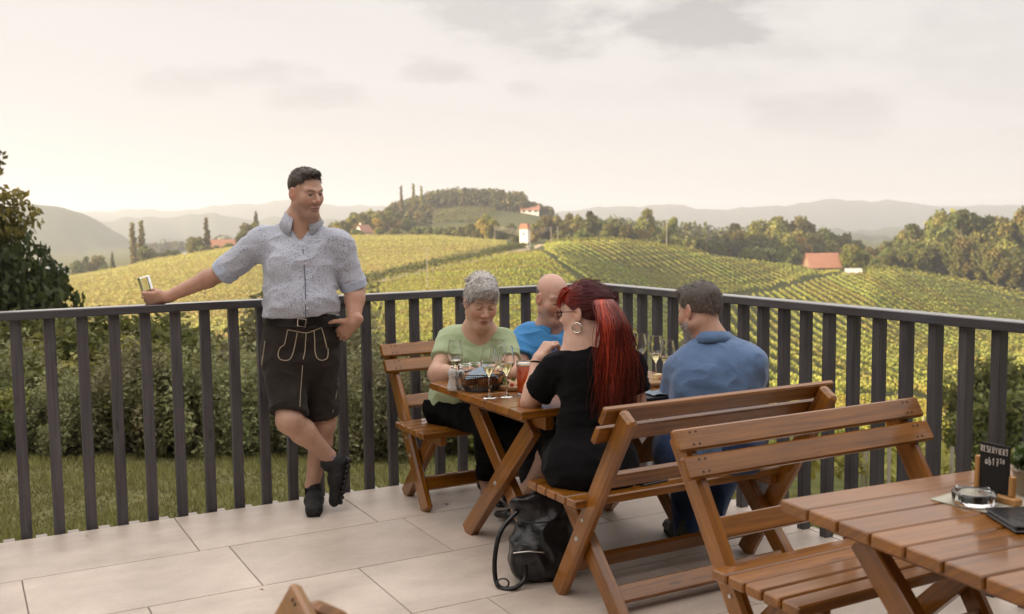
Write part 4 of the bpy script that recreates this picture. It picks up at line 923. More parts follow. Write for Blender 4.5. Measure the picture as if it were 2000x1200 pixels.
class Head:
    """face frame: y out of the face, z up, x across; s = size"""
    def __init__(s, c, phi, pitch=0., roll=0., size=1.0):
        f = cos(R(phi))*(-FH3)+sin(R(phi))*RH3; f = f*cos(R(pitch))-UP3*sin(R(pitch)); x = unit(np.cross(f, UP3)); z = np.cross(x, f)
        if roll: x, z = x*cos(R(roll))+z*sin(R(roll)), z*cos(R(roll))-x*sin(R(roll))
        s.c, s.x, s.f, s.z, s.s = np.asarray(c, float), x, f, z, size
        s.rot = np.array([x, f, z])
    def w(s, p): p = np.asarray(p, float)*s.s; return s.c+s.x*p[0]+s.f*p[1]+s.z*p[2]
    def loc(s, P): return ((P-s.c)@s.rot.T)/s.s
    def build(s, B, jaw=1.0, nose=1.0, fat=0., brow=1.0, neck=None, neck_r=.056, lids=False):
        S = s.s; w = s.w
        E = lambda c, r, k=.02, op='u', rot=None: B.el(w(c), np.array(r)*S, s.rot if rot is None else rot@s.rot, k*S, op)
        C = lambda a, b, ra, rb, k=.02, op='u': B.rc(w(a), w(b), ra*S, rb*S, k*S, None, 1, op)
        E((0, -.014, .042), (.075, .094, .083))
        E((0, .022, -.02), (.066, .070, .088), .03)
        for x in (-1, 1):
            C((x*.050*jaw, -.004, -.058), (x*.016, .060, -.102), .020+fat, .019+fat*.5, .03)
            E((x*.038, .056, -.024), (.024+fat*.6, .021, .026), .028)
            C((x*.044, .064, .026), (x*.012, .083, .021), .0105*brow, .0105*brow, .014)
            E((x*.078, -.008, -.004), (.0085, .021, .033), .008, 'u', np.array([[cos(.35*x), sin(.35*x), 0], [-sin(.35*x), cos(.35*x), 0], [0, 0, 1]]))
            E((x*.086, .000, .002), (.006, .010, .017), .006, 's')
        E((0, .072, -.103), (.022+fat, .018, .018+fat), .02)
        if fat: E((0, .03, -.115), (.045, .04, .02+fat), .03)
        for x in (-1, 1): E((x*.032, .098, .003), (.020, .019, .0125), .010, 's')
        for x in (-1, 1): E((x*.031, .0745, .0045), (.0135, .0125, .0105), .004)
        C((0, .084, .014), (0, .110*nose, -.026), .0072, .0112, .008)
        for x in (-1, 1): E((x*.012, .093, -.033), (.0085, .012, .008), .008)
        E((0, .083, -.062), (.026, .014, .0065), .008); E((0, .081, -.075), (.022, .014, .0080), .008)
        E((0, .1, -.0685), (.024, .010, .0018), .003, 's')
        if neck is not None: B.rc(w((0, -.018, -.055)), neck, neck_r*S, neck_r*1.08, .03)
        return B
    def paint(s, P, base, lips=(.36, .13, .10), beard=None, brows=(.05, .03, .02), eyes='open', cheek=.12, iris=(.07, .05, .03), lid=None, browh=.031):
        q = s.loc(P); n = len(P); col = np.tile(np.array(base, float), (n, 1)); face = q[:, 1] > .03
        def mixc(mask, c):
            nonlocal col
            m = np.clip(mask, 0, 1)[:, None]; col = col*(1-m)+np.array(c)[None]*m
        def g(c, r): return np.exp(-(((q-np.array(c))/np.array(r))**2).sum(1))
        red = np.array(base)*np.array((1.12, .78, .72))
        for x in (-1, 1): mixc(g((x*.042, .07, -.028), (.024, .04, .02))*cheek*4*.8, red); mixc(g((x*.08, 0, -.002), (.012, .03, .035))*.6, red)
        mixc(g((0, .118, -.028), (.016, .02, .014))*.55, red)
        if beard is not None:
            c_, amt = beard; lo_ = np.clip((-.030-q[:, 2])/.02, 0, 1)*np.clip((q[:, 1]-.0)/.03, 0, 1)*np.clip((q[:, 2]+.150)/.03, 0, 1)
            mixc(lo_*amt*(1-.85*g((0, .09, -.068), (.024, .03, .011)))*(1-.75*g((0, .1, -.035), (.03, .03, .014)))*(1-.6*(g((.045, .07, -.03), (.018, .03, .018))+g((-.045, .07, -.03), (.018, .03, .018)))), c_)
        mixc((g((0, .09, -.062), (.024, .03, .0065))+g((0, .09, -.0755), (.021, .03, .0075)))*.85, lips)
        mixc(g((0, .09, -.0685), (.024, .03, .0022))*.9, np.array(lips)*.35)
        for x in (-1, 1):
            bz = browh-.0035*np.abs((np.abs(q[:, 0])-.03)/.018)**2
            mixc(np.exp(-((q[:, 2]-bz)/.0042)**2)*np.exp(-((q[:, 0]-x*.031)/.019)**4)*(q[:, 1] > .05)*.9, brows)
            if eyes == 'open':
                mixc(np.exp(-((q[:, 2]-.0022)/.0040)**4)*np.exp(-((q[:, 0]-x*.031)/.0125)**4)*(q[:, 1] > .05), (.46, .42, .39))
                mixc(np.exp(-((q[:, 2]-.0025)/.0055)**4)*np.exp(-((q[:, 0]-x*.031-.002)/.0064)**4)*(q[:, 1] > .05), iris)
                mixc(np.exp(-((q[:, 2]-.0072)/.0024)**2)*np.exp(-((q[:, 0]-x*.031)/.015)**4)*(q[:, 1] > .05)*.95, (.03, .02, .015))
            else:
                mixc(np.exp(-((q[:, 2]+.0035)/.0024)**2)*np.exp(-((q[:, 0]-x*.031)/.014)**4)*(q[:, 1] > .05)*.95, (.05, .03, .022))
                mixc(np.exp(-((q[:, 2]-.0145)/.002)**2)*np.exp(-((q[:, 0]-x*.031)/.015)**4)*(q[:, 1] > .05)*.5, np.array(base)*.45)
        return col
def hand(B, wr, d, n, side=1, curl=((20, 25, 15),)*4, spread=4, S=1.0, thumb=(.62, .62, .25), tcurl=20, wr_r=.026):
    """wr wrist, d along the palm, n out of the palm; thumb leaves on the +side"""
    d = unit(d); n = np.asarray(n, float); n = unit(n-d*(n@d)); s_ = np.cross(d, n)*side
    rot = lambda v, ax, a: v*cos(a)+np.cross(ax, v)*sin(a)+ax*(ax@v)*(1-cos(a))
    offs = (.029, .0095, -.010, -.0275); kl = (.086, .090, .086, .078); L = (.070, .078, .072, .057); rr_ = (.0092, .0095, .009, .008)
    B.rc(wr-d*.03*S, wr+d*.012*S, wr_r*.92, wr_r*.95, .012, n, .78)
    for i in range(4):
        kn = wr+(d*kl[i]+s_*offs[i]-n*.003)*S
        B.rc(wr+(d*.012+s_*offs[i]*.55)*S, kn, .0165*S, .0125*S, .012*S)
        v = rot(d, n, R(spread*(1.5-i)*.5)*(-side)); ax = unit(np.cross(v, n)); p = kn
        for j, fr in enumerate((.46, .30, .24)):
            v = rot(v, ax, R(curl[i % len(curl)][j])); q = p+v*L[i]*fr*S
            B.rc(p, q, rr_[i]*S*(1-.07*j), rr_[i]*S*(.94-.09*j), .0045*S); p = q
    tb = wr+(d*.022+s_*.024)*S; tv = unit(d*thumb[0]+s_*thumb[1]+n*thumb[2]); q = tb+tv*.042*S
    B.rc(wr+(d*.008+s_*.010)*S, tb, .018*S, .0165*S, .014*S); B.rc(tb, q, .0155*S, .0115*S, .01*S)
    ax = unit(np.cross(tv, np.cross(d, tv)*1.0+n*.2)); tv2 = unit(tv*cos(R(tcurl))+unit(d*.7-s_*.5+n*.2)*sin(R(tcurl)))
    p2_ = q+tv2*.030*S; B.rc(q, p2_, .0108*S, .0098*S, .004*S); B.rc(p2_, p2_+unit(tv2+unit(d*.7-s_*.5)*.25)*.022*S, .0098*S, .0082*S, .004*S)
    return B
def arm(B, sh, el, wr, r=(.052, .043, .041, .027), k=.02):
    m = el+(wr-el)*.28
    B.rc(sh, el, r[0], r[1], k); B.rc(el, m, r[1]*.97, r[2], k); B.rc(m, wr, r[2], r[3], k); return B
def shoe_prims(B, heel, toe, upv, S=1.0, w=.042):
    """heel and toe: ends of the sole line"""
    d = unit(toe-heel); u = unit(upv-d*(np.asarray(upv)@d)); L = np.linalg.norm(toe-heel); x = np.cross(d, u)
    B.rc(heel+d*.04+u*.045, heel+d*.13+u*.052, .038*S, .042*S, .03, u, .95)
    B.rc(heel+d*.12+u*.045, heel+d*(L-.045)+u*.032, .044*S, .040*S, .03, u, .72)
    B.rc(heel+d*.05+u*.06, heel+d*.06+u*.105, .040*S, .039*S, .025)
    B.cut(heel+u*.006, -u, .4); return d, u, x
def curve_tube(pts, r, seg=5, n=None):
    P = np.array(pts, float)
    if n: s = np.linspace(0, len(P)-1, n); P = np.stack([np.interp(s, np.arange(len(P)), P[:, i]) for i in range(3)], 1)
    T = np.gradient(P, axis=0); T /= np.linalg.norm(T, axis=1)[:, None]+1e-9; V = []; u = unit(np.cross(T[0], (.3, .2, .93)))
    for i in range(len(P)):
        u = u-T[i]*(u@T[i]); u = u/np.linalg.norm(u); w = np.cross(T[i], u); rr_ = r if np.isscalar(r) else r[min(i, len(r)-1)]
        for k in range(seg): V.append(P[i]+(u*cos(2*pi*k/seg)+w*sin(2*pi*k/seg))*rr_)
    F = [(i*seg+k, i*seg+(k+1) % seg, (i+1)*seg+(k+1) % seg, (i+1)*seg+k) for i in range(len(P)-1) for k in range(seg)]
    return np.array(V), np.array(F)
def spline(pts, n):
    P = np.array(pts, float); m = len(P); out = []
    for t_ in np.linspace(0, m-1-1e-6, n):
        i = int(t_); f = t_-i; p0, p1, p2_, p3 = P[max(i-1, 0)], P[i], P[i+1], P[min(i+2, m-1)]
        out.append(.5*(2*p1+(p2_-p0)*f+(2*p0-5*p1+4*p2_-p3)*f*f+(3*p1-p0-3*p2_+p3)*f**3))
    return np.array(out)
def ribbons(roots, dirs, L, wdt, r, nseg=3, droop=.0, jit=.25, cols=None, nrm=None):
    """short flat hair blades"""
    V, F, C, o = [], [], [], 0
    for i in range(len(roots)):
        d = unit(dirs[i]+r.normal(size=3)*jit*.5); p = roots[i]; l = L*r.uniform(.6, 1.3); sd = unit(np.cross(d, nrm[i]+r.normal(size=3)*.5)); c = cols[i]
        for j in range(nseg+1):
            ww = wdt*(1-j/nseg*.85); V += [p-sd*ww/2, p+sd*ww/2]; C += [c, c]
            p = p+d*l/nseg; d = unit(d+np.array((0, 0, -droop)))
        for j in range(nseg): F.append((o+2*j, o+2*j+1, o+2*j+3, o+2*j+2))
        o += 2*(nseg+1)
    return np.array(V), np.array(F), np.array(C)
def sample(P, F, n, r, keep=None):
    a = np.linalg.norm(np.cross(P[F[:, 2]]-P[F[:, 0]], P[F[:, 3]]-P[F[:, 1]]), axis=1)
    if keep is not None: a = a*keep(P[F].mean(1))
    i = r.choice(len(F), n, p=a/a.sum()); w_ = r.random((n, 2)); N = vnormals(P, F)
    p = P[F[i, 0]]*((1-w_[:, :1])*(1-w_[:, 1:]))+P[F[i, 1]]*(w_[:, :1]*(1-w_[:, 1:]))+P[F[i, 2]]*(w_[:, :1]*w_[:, 1:])+P[F[i, 3]]*((1-w_[:, :1])*w_[:, 1:])
    return p, N[F[i]].mean(1)
def bodypart(name, P, F, mat, parent, col=None, smooth=True, base=None):
    b0 = np.array(parent.location) if base is None else base
    if parent.parent is not None and base is None: b0 = b0+np.array(parent.parent.location)
    me = mesh_np(name, P-b0, F, mat, vcol=col, smooth=smooth)
    o = link(name, me, parent); return o
# ------------------------------------------------------------------ cloth
def clothmat(name, col, rough=.85, weave=900, var=.12, sheen=.25, bump=.25):
    m, t, b = newmat(name); tcn = add(t, 'ShaderNodeTexCoord')
    n = add(t, 'ShaderNodeTexNoise'); n.inputs['Scale'].default_value = 14; n.inputs['Detail'].default_value = 6; t.links.new(tcn.outputs['Object'], n.inputs['Vector'])
    x = add(t, 'ShaderNodeMix', data_type='RGBA'); x.inputs['A'].default_value = tuple(c*(1-var) for c in col)+(1,); x.inputs['B'].default_value = tuple(c*(1+var) for c in col)+(1,)
    t.links.new(n.outputs['Fac'], x.inputs['Factor']); t.links.new(x.outputs['Result'], b.inputs['Base Color'])
    b.inputs['Roughness'].default_value = rough; b.inputs['Sheen Weight'].default_value = sheen; b.inputs['Specular IOR Level'].default_value = .25 if max(col) > .02 else .08
    n2 = add(t, 'ShaderNodeTexNoise'); n2.inputs['Scale'].default_value = 38; n2.inputs['Detail'].default_value = 5; t.links.new(tcn.outputs['Object'], n2.inputs['Vector'])
    bp = add(t, 'ShaderNodeBump'); bp.inputs['Strength'].default_value = bump; bp.inputs['Distance'].default_value = .012; t.links.new(n2.outputs['Fac'], bp.inputs['Height']); t.links.new(bp.outputs[0], b.inputs['Normal'])
    return m
SHIRT = clothmat('patterned_shirt', (.6, .62, .68)); t = SHIRT.node_tree; b = t.nodes['Principled BSDF']
tcn = add(t, 'ShaderNodeTexCoord'); vo = add(t, 'ShaderNodeTexVoronoi'); vo.inputs['Scale'].default_value = 120; vo.inputs['Randomness'].default_value = .75; t.links.new(tcn.outputs['Object'], vo.inputs['Vector'])
wv = add(t, 'ShaderNodeTexVoronoi', feature='DISTANCE_TO_EDGE'); wv.inputs['Scale'].default_value = 120; wv.inputs['Randomness'].default_value = .75; t.links.new(tcn.outputs['Object'], wv.inputs['Vector'])
f1 = mathn(t, 'LESS_THAN', wv.outputs['Distance'], .10); f2 = mathn(t, 'LESS_THAN', vo.outputs['Distance'], .17)
ff_ = mathn(t, 'MULTIPLY', mathn(t, 'MAXIMUM', f1, f2), .52)
x = add(t, 'ShaderNodeMix', data_type='RGBA'); x.inputs['A'].default_value = (.55, .58, .66, 1); x.inputs['B'].default_value = (.055, .07, .14, 1); t.links.new(ff_, x.inputs['Factor']); t.links.new(x.outputs['Result'], b.inputs['Base Color'])
CUFF = clothmat('pale_blue_cuff', (.42, .48, .60)); LEDER = clothmat('worn_black_suede', (.021, .0155, .0125), .85, var=.7, sheen=.08, bump=.5)
GREEN = clothmat('pale_green_jersey', (.35, .44, .26)); BLUE = clothmat('bright_blue_pique', (.055, .25, .56)); DENIM = clothmat('denim_blue_pique', (.105, .18, .325), var=.25); BLACK = clothmat('black_jersey', (.0055, .0055, .006), .9, sheen=.03)
JEANS = clothmat('blue_jeans', (.022, .05, .13), var=.35); NAVY = clothmat('dark_navy_trousers', (.009, .010, .015)); BLACKT = clothmat('black_trousers', (.004, .004, .0045), .9, sheen=0)
LEATHER = simple('black_leather', (.008, .008, .009), .32, bump=.35, bscale=55, coat=.2); SHOEM = simple('black_shoe_mesh', (.010, .010, .011), .7, bump=.5, bscale=160); RUBBER = simple('black_rubber_sole', (.012, .012, .012), .6); GREYSOLE = simple('grey_sole', (.30, .30, .30), .6); GREYSHOE = simple('grey_trainer', (.05, .055, .05), .6, var=.4, vscale=25)
PIPE = simple('cream_piping', (.42, .35, .25), .7); SILVER = simple('silver', (.75, .72, .68), .22, metal=1); WHITEM = simple('white_mark', (.7, .7, .7), .5); BLUEM = simple('blue_mark', (.12, .2, .5), .5)
from mathutils.bvhtree import BVHTree
def onto(P, F, pts, off=.002):
    """pull a list of viewpoint pixels onto the surface (P, F)"""
    T = BVHTree.FromPolygons([tuple(p) for p in P], [tuple(f) for f in F]); out = []
    for px, py in pts:
        d = Vector(unit(fw3*2000+rt3*(px-1000)-up3*(py-600))); h = T.ray_cast(Vector((0, 0, CAM_H)), d)
        if h[0] is not None: out.append(np.array(h[0])-np.array(d)*off)
    return np.array(out)
def torso(B, lo, hi, rlo, rhi, n, sq, sl, sr, rs, k=.05):
    B.rc(lo, hi, rlo, rhi, k, n, sq); B.rc(sl, sr, rs, rs, k, n, .9); return B
def collar(c, f, upv, r0, r1, h, drop, open_deg, thick=.0035, n=26):
    """a turned-down collar, open at the front"""
    u = unit(upv); f = unit(f-u*(f@u)); x = np.cross(f, u); V, F = [], []
    for i in range(n):
        a = R(open_deg)+(2*pi-2*R(open_deg))*i/(n-1); d = f*cos(a)+x*sin(a); k = max(0, cos(a))**2; e = abs(i/(n-1)-.5)*2; tip = max(0, (e-.72)/.28)
        p0 = c+d*r0+u*(h-.012*k-.012*tip); p1 = c+d*(r0+.012)+u*(h+.004-.012*k-.012*tip); p2_ = c+d*(r1+.012*tip)+u*(h-drop*(1+.55*tip)-.006)
        p3 = c+d*(r1-.008)+u*(h-drop*(1+.55*tip)-.008); V += [p0, p1, p2_, p3]
    for i in range(n-1):
        for k in range(3): F.append((i*4+k, i*4+k+1, i*4+5+k, i*4+4+k))
    return np.array(V), np.array(F)
def haircap(H, front, back, infl=.007, extra=(), cutters=(), h=.0035):
    B = Blob(); S = H.s
    B.el(H.w((0, -.014, .044)), np.array((.075+infl, .095+infl, .083+infl*1.2))*S, H.rot, .02)
    for c, r in extra: B.el(H.w(c), np.array(r)*S, H.rot, .025*S)
    tv = np.array((0, back[0]-front[0], back[1]-front[1])); nn = np.array((0, -tv[2], tv[1])); nn = nn if nn@np.array((0, .1, -.1)) > 0 else -nn
    nw = H.x*nn[0]+H.f*nn[1]+H.z*nn[2]; B.cut(H.w((0,)+front), nw)
    for c, r in cutters: B.el(H.w(c), np.array(r)*S, H.rot, .01, 's')
    return B.mesh(h)
def hairdo(parent, H, cap, r, n, L, w, c0, c1, comb, lift=.35, jit=.35, droop=.02, nseg=3, name='hair', keep=None, colf=None, liftf=None):
    P, F = cap; P = smoothm(P, F, 1); q = H.loc(P)
    cc = np.array(c0)[None]*.8+np.zeros((len(P), 3))
    if colf is not None: cc = colf(q, r)*.8
    pts, N = sample(P, F, n, r, keep)
    ql = H.loc(pts); dv = comb(ql); dw = dv[:, :1]*H.x+dv[:, 1:2]*H.f+dv[:, 2:]*H.z
    dw = dw-N*(dw*N).sum(1)[:, None]*.9+N*(lift if liftf is None else liftf(ql)[:, None])
    mixv = r.random(n)[:, None]**1.3; cols = np.array(c0)[None]*(1-mixv)+np.array(c1)[None]*mixv
    if colf is not None: cols = colf(ql, r)*(.55+.9*r.random(n)[:, None])
    V2, F2, C2 = ribbons(pts-N*.002, dw, L*H.s, w, r, nseg, droop, jit, cols, N)
    V, F_, C = cat([(P, F, cc), (V2, F2, C2)])
    return bodypart(name, V, F_, HAIR, parent, C)

# ================================================================== 1. the standing man
rp = np.random.default_rng(11)
man = thing('person', 'man in patterned shirt and dark leather shorts leaning on the railing, glass in hand', 'person', (1.62, 5.2, 0))
base = (.50, .30, .22)
D0 = 5.30
H = Head(at(597, 377, 5.22), 48, 10, -2, .985)
nb = at(589, 441, 5.29)
B = Blob(); H.build(B, 1.0, 1.0, .004, 1.15, nb, .057)
B.rc(at(550, 478, 5.31), at(628, 476, 5.31), .045, .045, .04, FH3, .9); B.rc(nb, at(590, 520, 5.29), .10, .13, .06, FH3, .7)
hp = B.mesh(.003); hc = H.paint(hp[0], base, (.34, .15, .12), ((.13, .085, .065), .38), (.045, .028, .02), 'open', .1, (.05, .035, .03), browh=.0245)
Rs, Re, Rw = at(512, 472, 5.31), at(437, 531, 5.33), at(326, 581, 5.27)
B = Blob(); arm(B, Rs, Re, Rw, (.054, .047, .046, .0285))
hand(B, Rw-RH3*.012, -RH3-UP3*.10, FH3*.9+UP3*.15, -1, ((42, 62, 40), (46, 62, 42), (50, 64, 44), (54, 66, 46)), 5, 1.02, (.6, .25, .75), 35, .030)
ra = B.mesh(.003)
Ls, Le, Lw = at(662, 478, 5.31), at(693, 566, 5.35), at(692, 630, 5.25)
B = Blob(); arm(B, Ls, Le, Lw, (.056, .051, .052, .031))
hand(B, Lw, -RH3*.70-UP3*.62+FH3*.34, FH3+RH3*.1, -1, ((14, 15, 10),)*4, 3, 1.02, (.62, .75, -.55), 8, .031)
la = B.mesh(.003)
Rh, Rk, Ra = at(555, 700, 5.33), at(566, 822, 5.17), at(643, 893, 5.33)
Lh, Lk, La = at(622, 700, 5.36), at(632, 826, 5.38), at(610, 948, 5.43)
B = Blob(); B.rc(Rh, Rk, .090, .066, .03); B.rc(Rk, Rk+(Ra-Rk)*.32+FH3*.015, .064, .062, .03); B.rc(Rk+(Ra-Rk)*.32+FH3*.015, Ra, .062, .037, .03)
B.rc(Lh, Lk, .090, .062, .03); B.rc(Lk, Lk+(La-Lk)*.33+FH3*.01, .060, .060, .03); B.rc(Lk+(La-Lk)*.33+FH3*.01, La, .060, .036, .03); B.rc(La, La-(0, 0, .06), .036, .036, .02); B.rc(Ra, Ra+unit(Ra-Rk)*.05, .037, .036, .02)
B.rc(at(588, 640, 5.34), at(589, 695, 5.34), .16, .17, .05, FH3, .62)
lg = B.mesh(.0045)
flat = lambda P, c, s=0: np.tile(np.array(c), (len(P), 1))*(1+.06*np.sin(P[:, 2:3]*23+s))
V, F, C = cat([(hp[0], hp[1], hc), (ra[0], ra[1], flat(ra[0], (.45, .25, .17))), (la[0], la[1], flat(la[0], (.46, .26, .18), 2)), (lg[0], lg[1], flat(lg[0], (.48, .29, .21), 4))])
bodypart('body', V, F, SKIN, man, C)
colm = lambda q, r: np.where((np.abs(q[:, :1]) > .055) & (q[:, 2:] < .03), np.array((.035, .026, .02)), np.array((.022, .014, .010)))+0*q
cap = haircap(H, (.084, .103), (-.088, -.062), .0035, (((0, .040, .104), (.050, .036, .022)),), (((.060, .085, .085), (.028, .034, .030)), ((-.060, .085, .085), (.028, .034, .030))))
hairdo(man, H, cap, rp, 3200, .013, .0028, (.04, .027, .018), (.10, .068, .045), lambda q: np.column_stack([q[:, 0]*3, np.where(q[:, 2] > .09, 1.0, -.4), np.where(q[:, 2] > .09, .25, -1)]), .16, .3, colf=lambda q, r: (np.array((.055, .037, .025))*(1-np.clip((-.005-q[:, 2:3])/.05, 0, 1)*.0)*(.5+.9*r.random((len(q), 1))))*(1-np.clip((.012-q[:, 2:3])/.05, 0, .55))+np.array((.26, .16, .115))*np.clip((.012-q[:, 2:3])/.05, 0, .55), liftf=lambda q: np.where(q[:, 2] > .085, .45, .10))
fp, fN = sample(cap[0], cap[1], 700, rp, lambda c: ((H.loc(c)[:, 1] > .030) & (H.loc(c)[:, 2] < .122)).astype(float)+1e-9)
v, f, c = ribbons(fp, np.tile(H.f*.45-H.z*.8, (700, 1))+rp.normal(size=(700, 3))*.25, .016, .0026, rp, 2, .0, .3, [np.array((.05, .034, .023))*rp.uniform(.5, 1.4) for _ in fp], fN); bodypart('hairline', v, f, HAIR, man, c)
# shirt
B = Blob(); n_ = FH3
B.rc(at(583, 500, 5.31), at(589, 622, 5.30), (.181), .197, .05, n_, .66); B.el(at(591, 588, 5.23), (.165, .13, .13), None, .06)
B.rc(at(527, 476, 5.31), at(648, 474, 5.31), .078, .078, .05, n_, .95); B.rc(nb-(0, 0, .012), at(588, 478, 5.31), .076, .14, .06, n_, .8)
B.el(at(586, 520, 5.22), (.15, .08, .10), None, .09)
B.rc(Rs, Re-(Rs-Re)*.02, .075, .064, .035); B.rc(Ls, Le+(Ls-Le)*.10, .078, .064, .03)
B.cut(at(590, 613, 5.3), -UP3*.98-RH3*-.06, .45)
B.cut(Re+(Rs-Re)*.04, unit(Re-Rs), .13); B.cut(Le+(Ls-Le)*.16, unit(Le-Ls), .12)
B.el(at(590, 446, 5.17), (.040, .09, .075), None, .012, 's')
sp_, sf_ = B.mesh(.005); sp_ = smoothm(sp_, sf_, 1)
sp_ = wrinkle(sp_, sf_, .0085, 7, (1, 1, 1.9), 1, .003)
so = bodypart('shirt', sp_, sf_, SHIRT, man)
for nm_, (a_, b_) in (('cuff', (Re-(Rs-Re)*.10, Rs)), ('cuff', (Le, Ls))):
    B = Blob(); B.rc(a_-(b_-a_)*.02, a_+(b_-a_)*.20, .0660, .0725, .01); B.cut(a_+(b_-a_)*.02, unit(a_-b_)); B.cut(a_+(b_-a_)*.22, unit(b_-a_))
    c_ = B.mesh(.0045); bodypart(nm_, wrinkle(smoothm(*c_, 1), c_[1], .004, 16, (1, 1, 1), 3), c_[1], CUFF, so)
cv = collar(nb+(0, 0, .010), -FH3+RH3*.12, UP3*1.0-FH3*.24, .067, .114, .064, .058, 25)
bodypart('collar', *cv, SHIRT, so)
pl_ = onto(sp_, sf_, [(590, 470), (592, 490), (594, 520), (596, 550), (597, 580), (597, 605), (597, 620)], .0015)
bodypart('placket', *curve_tube(pl_, .0022, 5, 30), simple('shirt_seam', (.07, .08, .13), .8), so)
for (px, py) in ((594, 486), (597, 516), (599, 545), (600, 575), (600, 603)):
    p = onto(sp_, sf_, [(px, py)], .002)
    if len(p): bodypart('button', *disc(p[0], -FH3, .005, .003, 8), WHITEM, so)
# leather shorts
B = Blob(); B.rc(at(588, 636, 5.33), at(590, 692, 5.33), .192, .203, .05, n_, .70)
Rhem, Lhem = Rh+(Rk-Rh)*.92, Lh+(Lk-Lh)*.95
B.rc(Rh+(0, 0, .02), Rhem, .118, .094, .03); B.rc(Lh+(0, 0, .02)-RH3*.01, Lhem, .112, .088, .03); B.el(at(588, 700, 5.45), (.17, .12, .13), None, .05)
B.cut(Rhem-(Rhem-Rh)*.045, unit(Rk-Rh)-RH3*.18, .16); B.cut(Lhem-(Lhem-Lh)*.05, unit(Lk-Lh)+RH3*.12, .13); B.cut(at(590, 624, 5.33), UP3+RH3*.05, .5)
lp, lf = B.mesh(.005); lp = wrinkle(smoothm(lp, lf, 1), lf, .009, 6.5, (1, 1, 1.6), 9, .003)
sh_ = bodypart('leather_shorts', lp, lf, LEDER, man)
zz = lambda L: [(460+x/2.61, 580+y/2.61) for x, y in L]
for L in ([(265, 168), (310, 176), (360, 184), (400, 172), (440, 156)], [(266, 170), (256, 215), (248, 245), (226, 262), (217, 298), (232, 321), (272, 322), (292, 290), (304, 240), (315, 182)], [(360, 185), (357, 230), (354, 275), (345, 318)],
          [(400, 174), (404, 225), (405, 275), (416, 312), (440, 324), (466, 314), (472, 288), (471, 263)], [(466, 262), (455, 215), (440, 160)], [(546, 246), (543, 320), (530, 370)], [(138, 300), (134, 345), (150, 225)], [(522, 440), (514, 500), (496, 590)], [(328, 560), (332, 480), (342, 350)]):
    q_ = onto(lp, lf, zz(L), .003)
    if len(q_) > 2: bodypart('piping', *curve_tube(spline(q_, 26), .0025 if L[0][0] not in (522, 328) else .0018, 6), PIPE, sh_)
B = Blob(); B.rc(at(588, 600, 5.33), at(590, 660, 5.33), .199, .203, .02, n_, .70); B.cut(at(588, 612, 5.33), UP3+RH3*.05); B.cut(at(588, 634, 5.33), -UP3-RH3*.05)
bp_, bf_ = B.mesh(.004); bl_ = bodypart('belt', bp_, bf_, LEATHER, man)
bk = onto(bp_, bf_, [(582, 622), (581, 637), (596, 639), (598, 624)], .006)
if len(bk) == 4: bodypart('buckle', *curve_tube(np.concatenate([bk, bk[:1]]), .0035, 6), SILVER, bl_)
# shoes and socks
def trainer(par, heel, toe, upv, S=1.0, mat=SHOEM, name='shoe'):
    B = Blob(); d, u, x = shoe_prims(B, heel, toe, upv, S); P, F = B.mesh(.004)
    so_ = bodypart(name, wrinkle(P, F, .002, 40), F, mat, par); L = np.linalg.norm(toe-heel)
    Vs = []
    for i in range(9):
        c = heel+d*(.025+i*(L-.062)/8)+u*.004; w_ = (.028+.016*sin(pi*(.12+.80*i/8)))*S; Vs.append(board(c-x*w_, c+x*w_, (L-.05)/8*.80, .026, up=u, bev=.006)[:2])
    bodypart('sole', *merge(Vs), RUBBER, so_)
    return so_, d, u, x
lh_ = La+FH3*.055; lh_[2] = .004; lt_ = at(612, 1008, 5.2); lt_[2] = .004; lt_ = lh_+unit(lt_-lh_)*.29
s1, d, u, x = trainer(man, lh_, lt_, UP3, 1.05)
for o_ in (.10, .13, .16): bodypart('lace', *curve_tube([lh_+d*o_+x*.022+u*(.088-(o_-.1)*.35), lh_+d*(o_+.01)+u*(.098-(o_-.1)*.35), lh_+d*o_-x*.022+u*(.088-(o_-.1)*.35)], .0025, 5, 8), simple('lace%.2f' % o_, (.03, .03, .03), .7), s1)
bodypart('logo', *board(lh_+d*.085-x*.004+u*.117-FH3*.004, lh_+d*.085+x*.004+u*.117-FH3*.004, .004, .013, up=u, bev=.001)[:2], WHITEM, s1)
cz = curve_tube([lh_+d*.14-x*.045+u*.028, lh_+d*.17-x*.048+u*.05, lh_+d*.12-x*.046+u*.062, lh_+d*.10-x*.044+u*.035], .002, 4, 12); bodypart('trim', *cz, GREYSOLE, s1)
B = Blob(); B.rc(La-(0, 0, .05), La+(0, 0, .012), .0415, .040, .01); B.cut(La+(0, 0, .008), UP3); bodypart('sock', *B.mesh(.004), BLACKT, man)
toe2 = at(662, 993, 5.33); hl2 = toe2+unit(at(684, 886, 5.36)-toe2)*.285; upv2 = -RH3*.93-FH3*.30
s2, d, u, x = trainer(man, hl2, toe2, upv2, 1.02)
if (x@FH3) > 0: x = -x
for a_, c_ in (((.13, .055), 0), ((.145, .05), 1), ((.155, .052), 2)): bodypart('logo', *board(hl2+d*a_[0]+u*(a_[1]-.006)+x*.041, hl2+d*a_[0]+u*(a_[1]+.004)+x*.041, .004, .012, up=d, bev=.001)[:2], WHITEM, s2)
B = Blob(); B.rc(Ra-unit(Ra-Rk)*.012, Ra+unit(Ra-Rk)*.06, .041, .043, .01); B.rc(Ra+unit(Ra-Rk)*.05, hl2+d*.08+u*.05, .042, .04, .02); B.cut(Ra-unit(Ra-Rk)*.006, -unit(Ra-Rk), .07); sk, skf = B.mesh(.004); so2 = bodypart('sock', sk, skf, BLACKT, man)
lg_ = onto(sk, skf, [(650, 896), (652, 902)], .002)
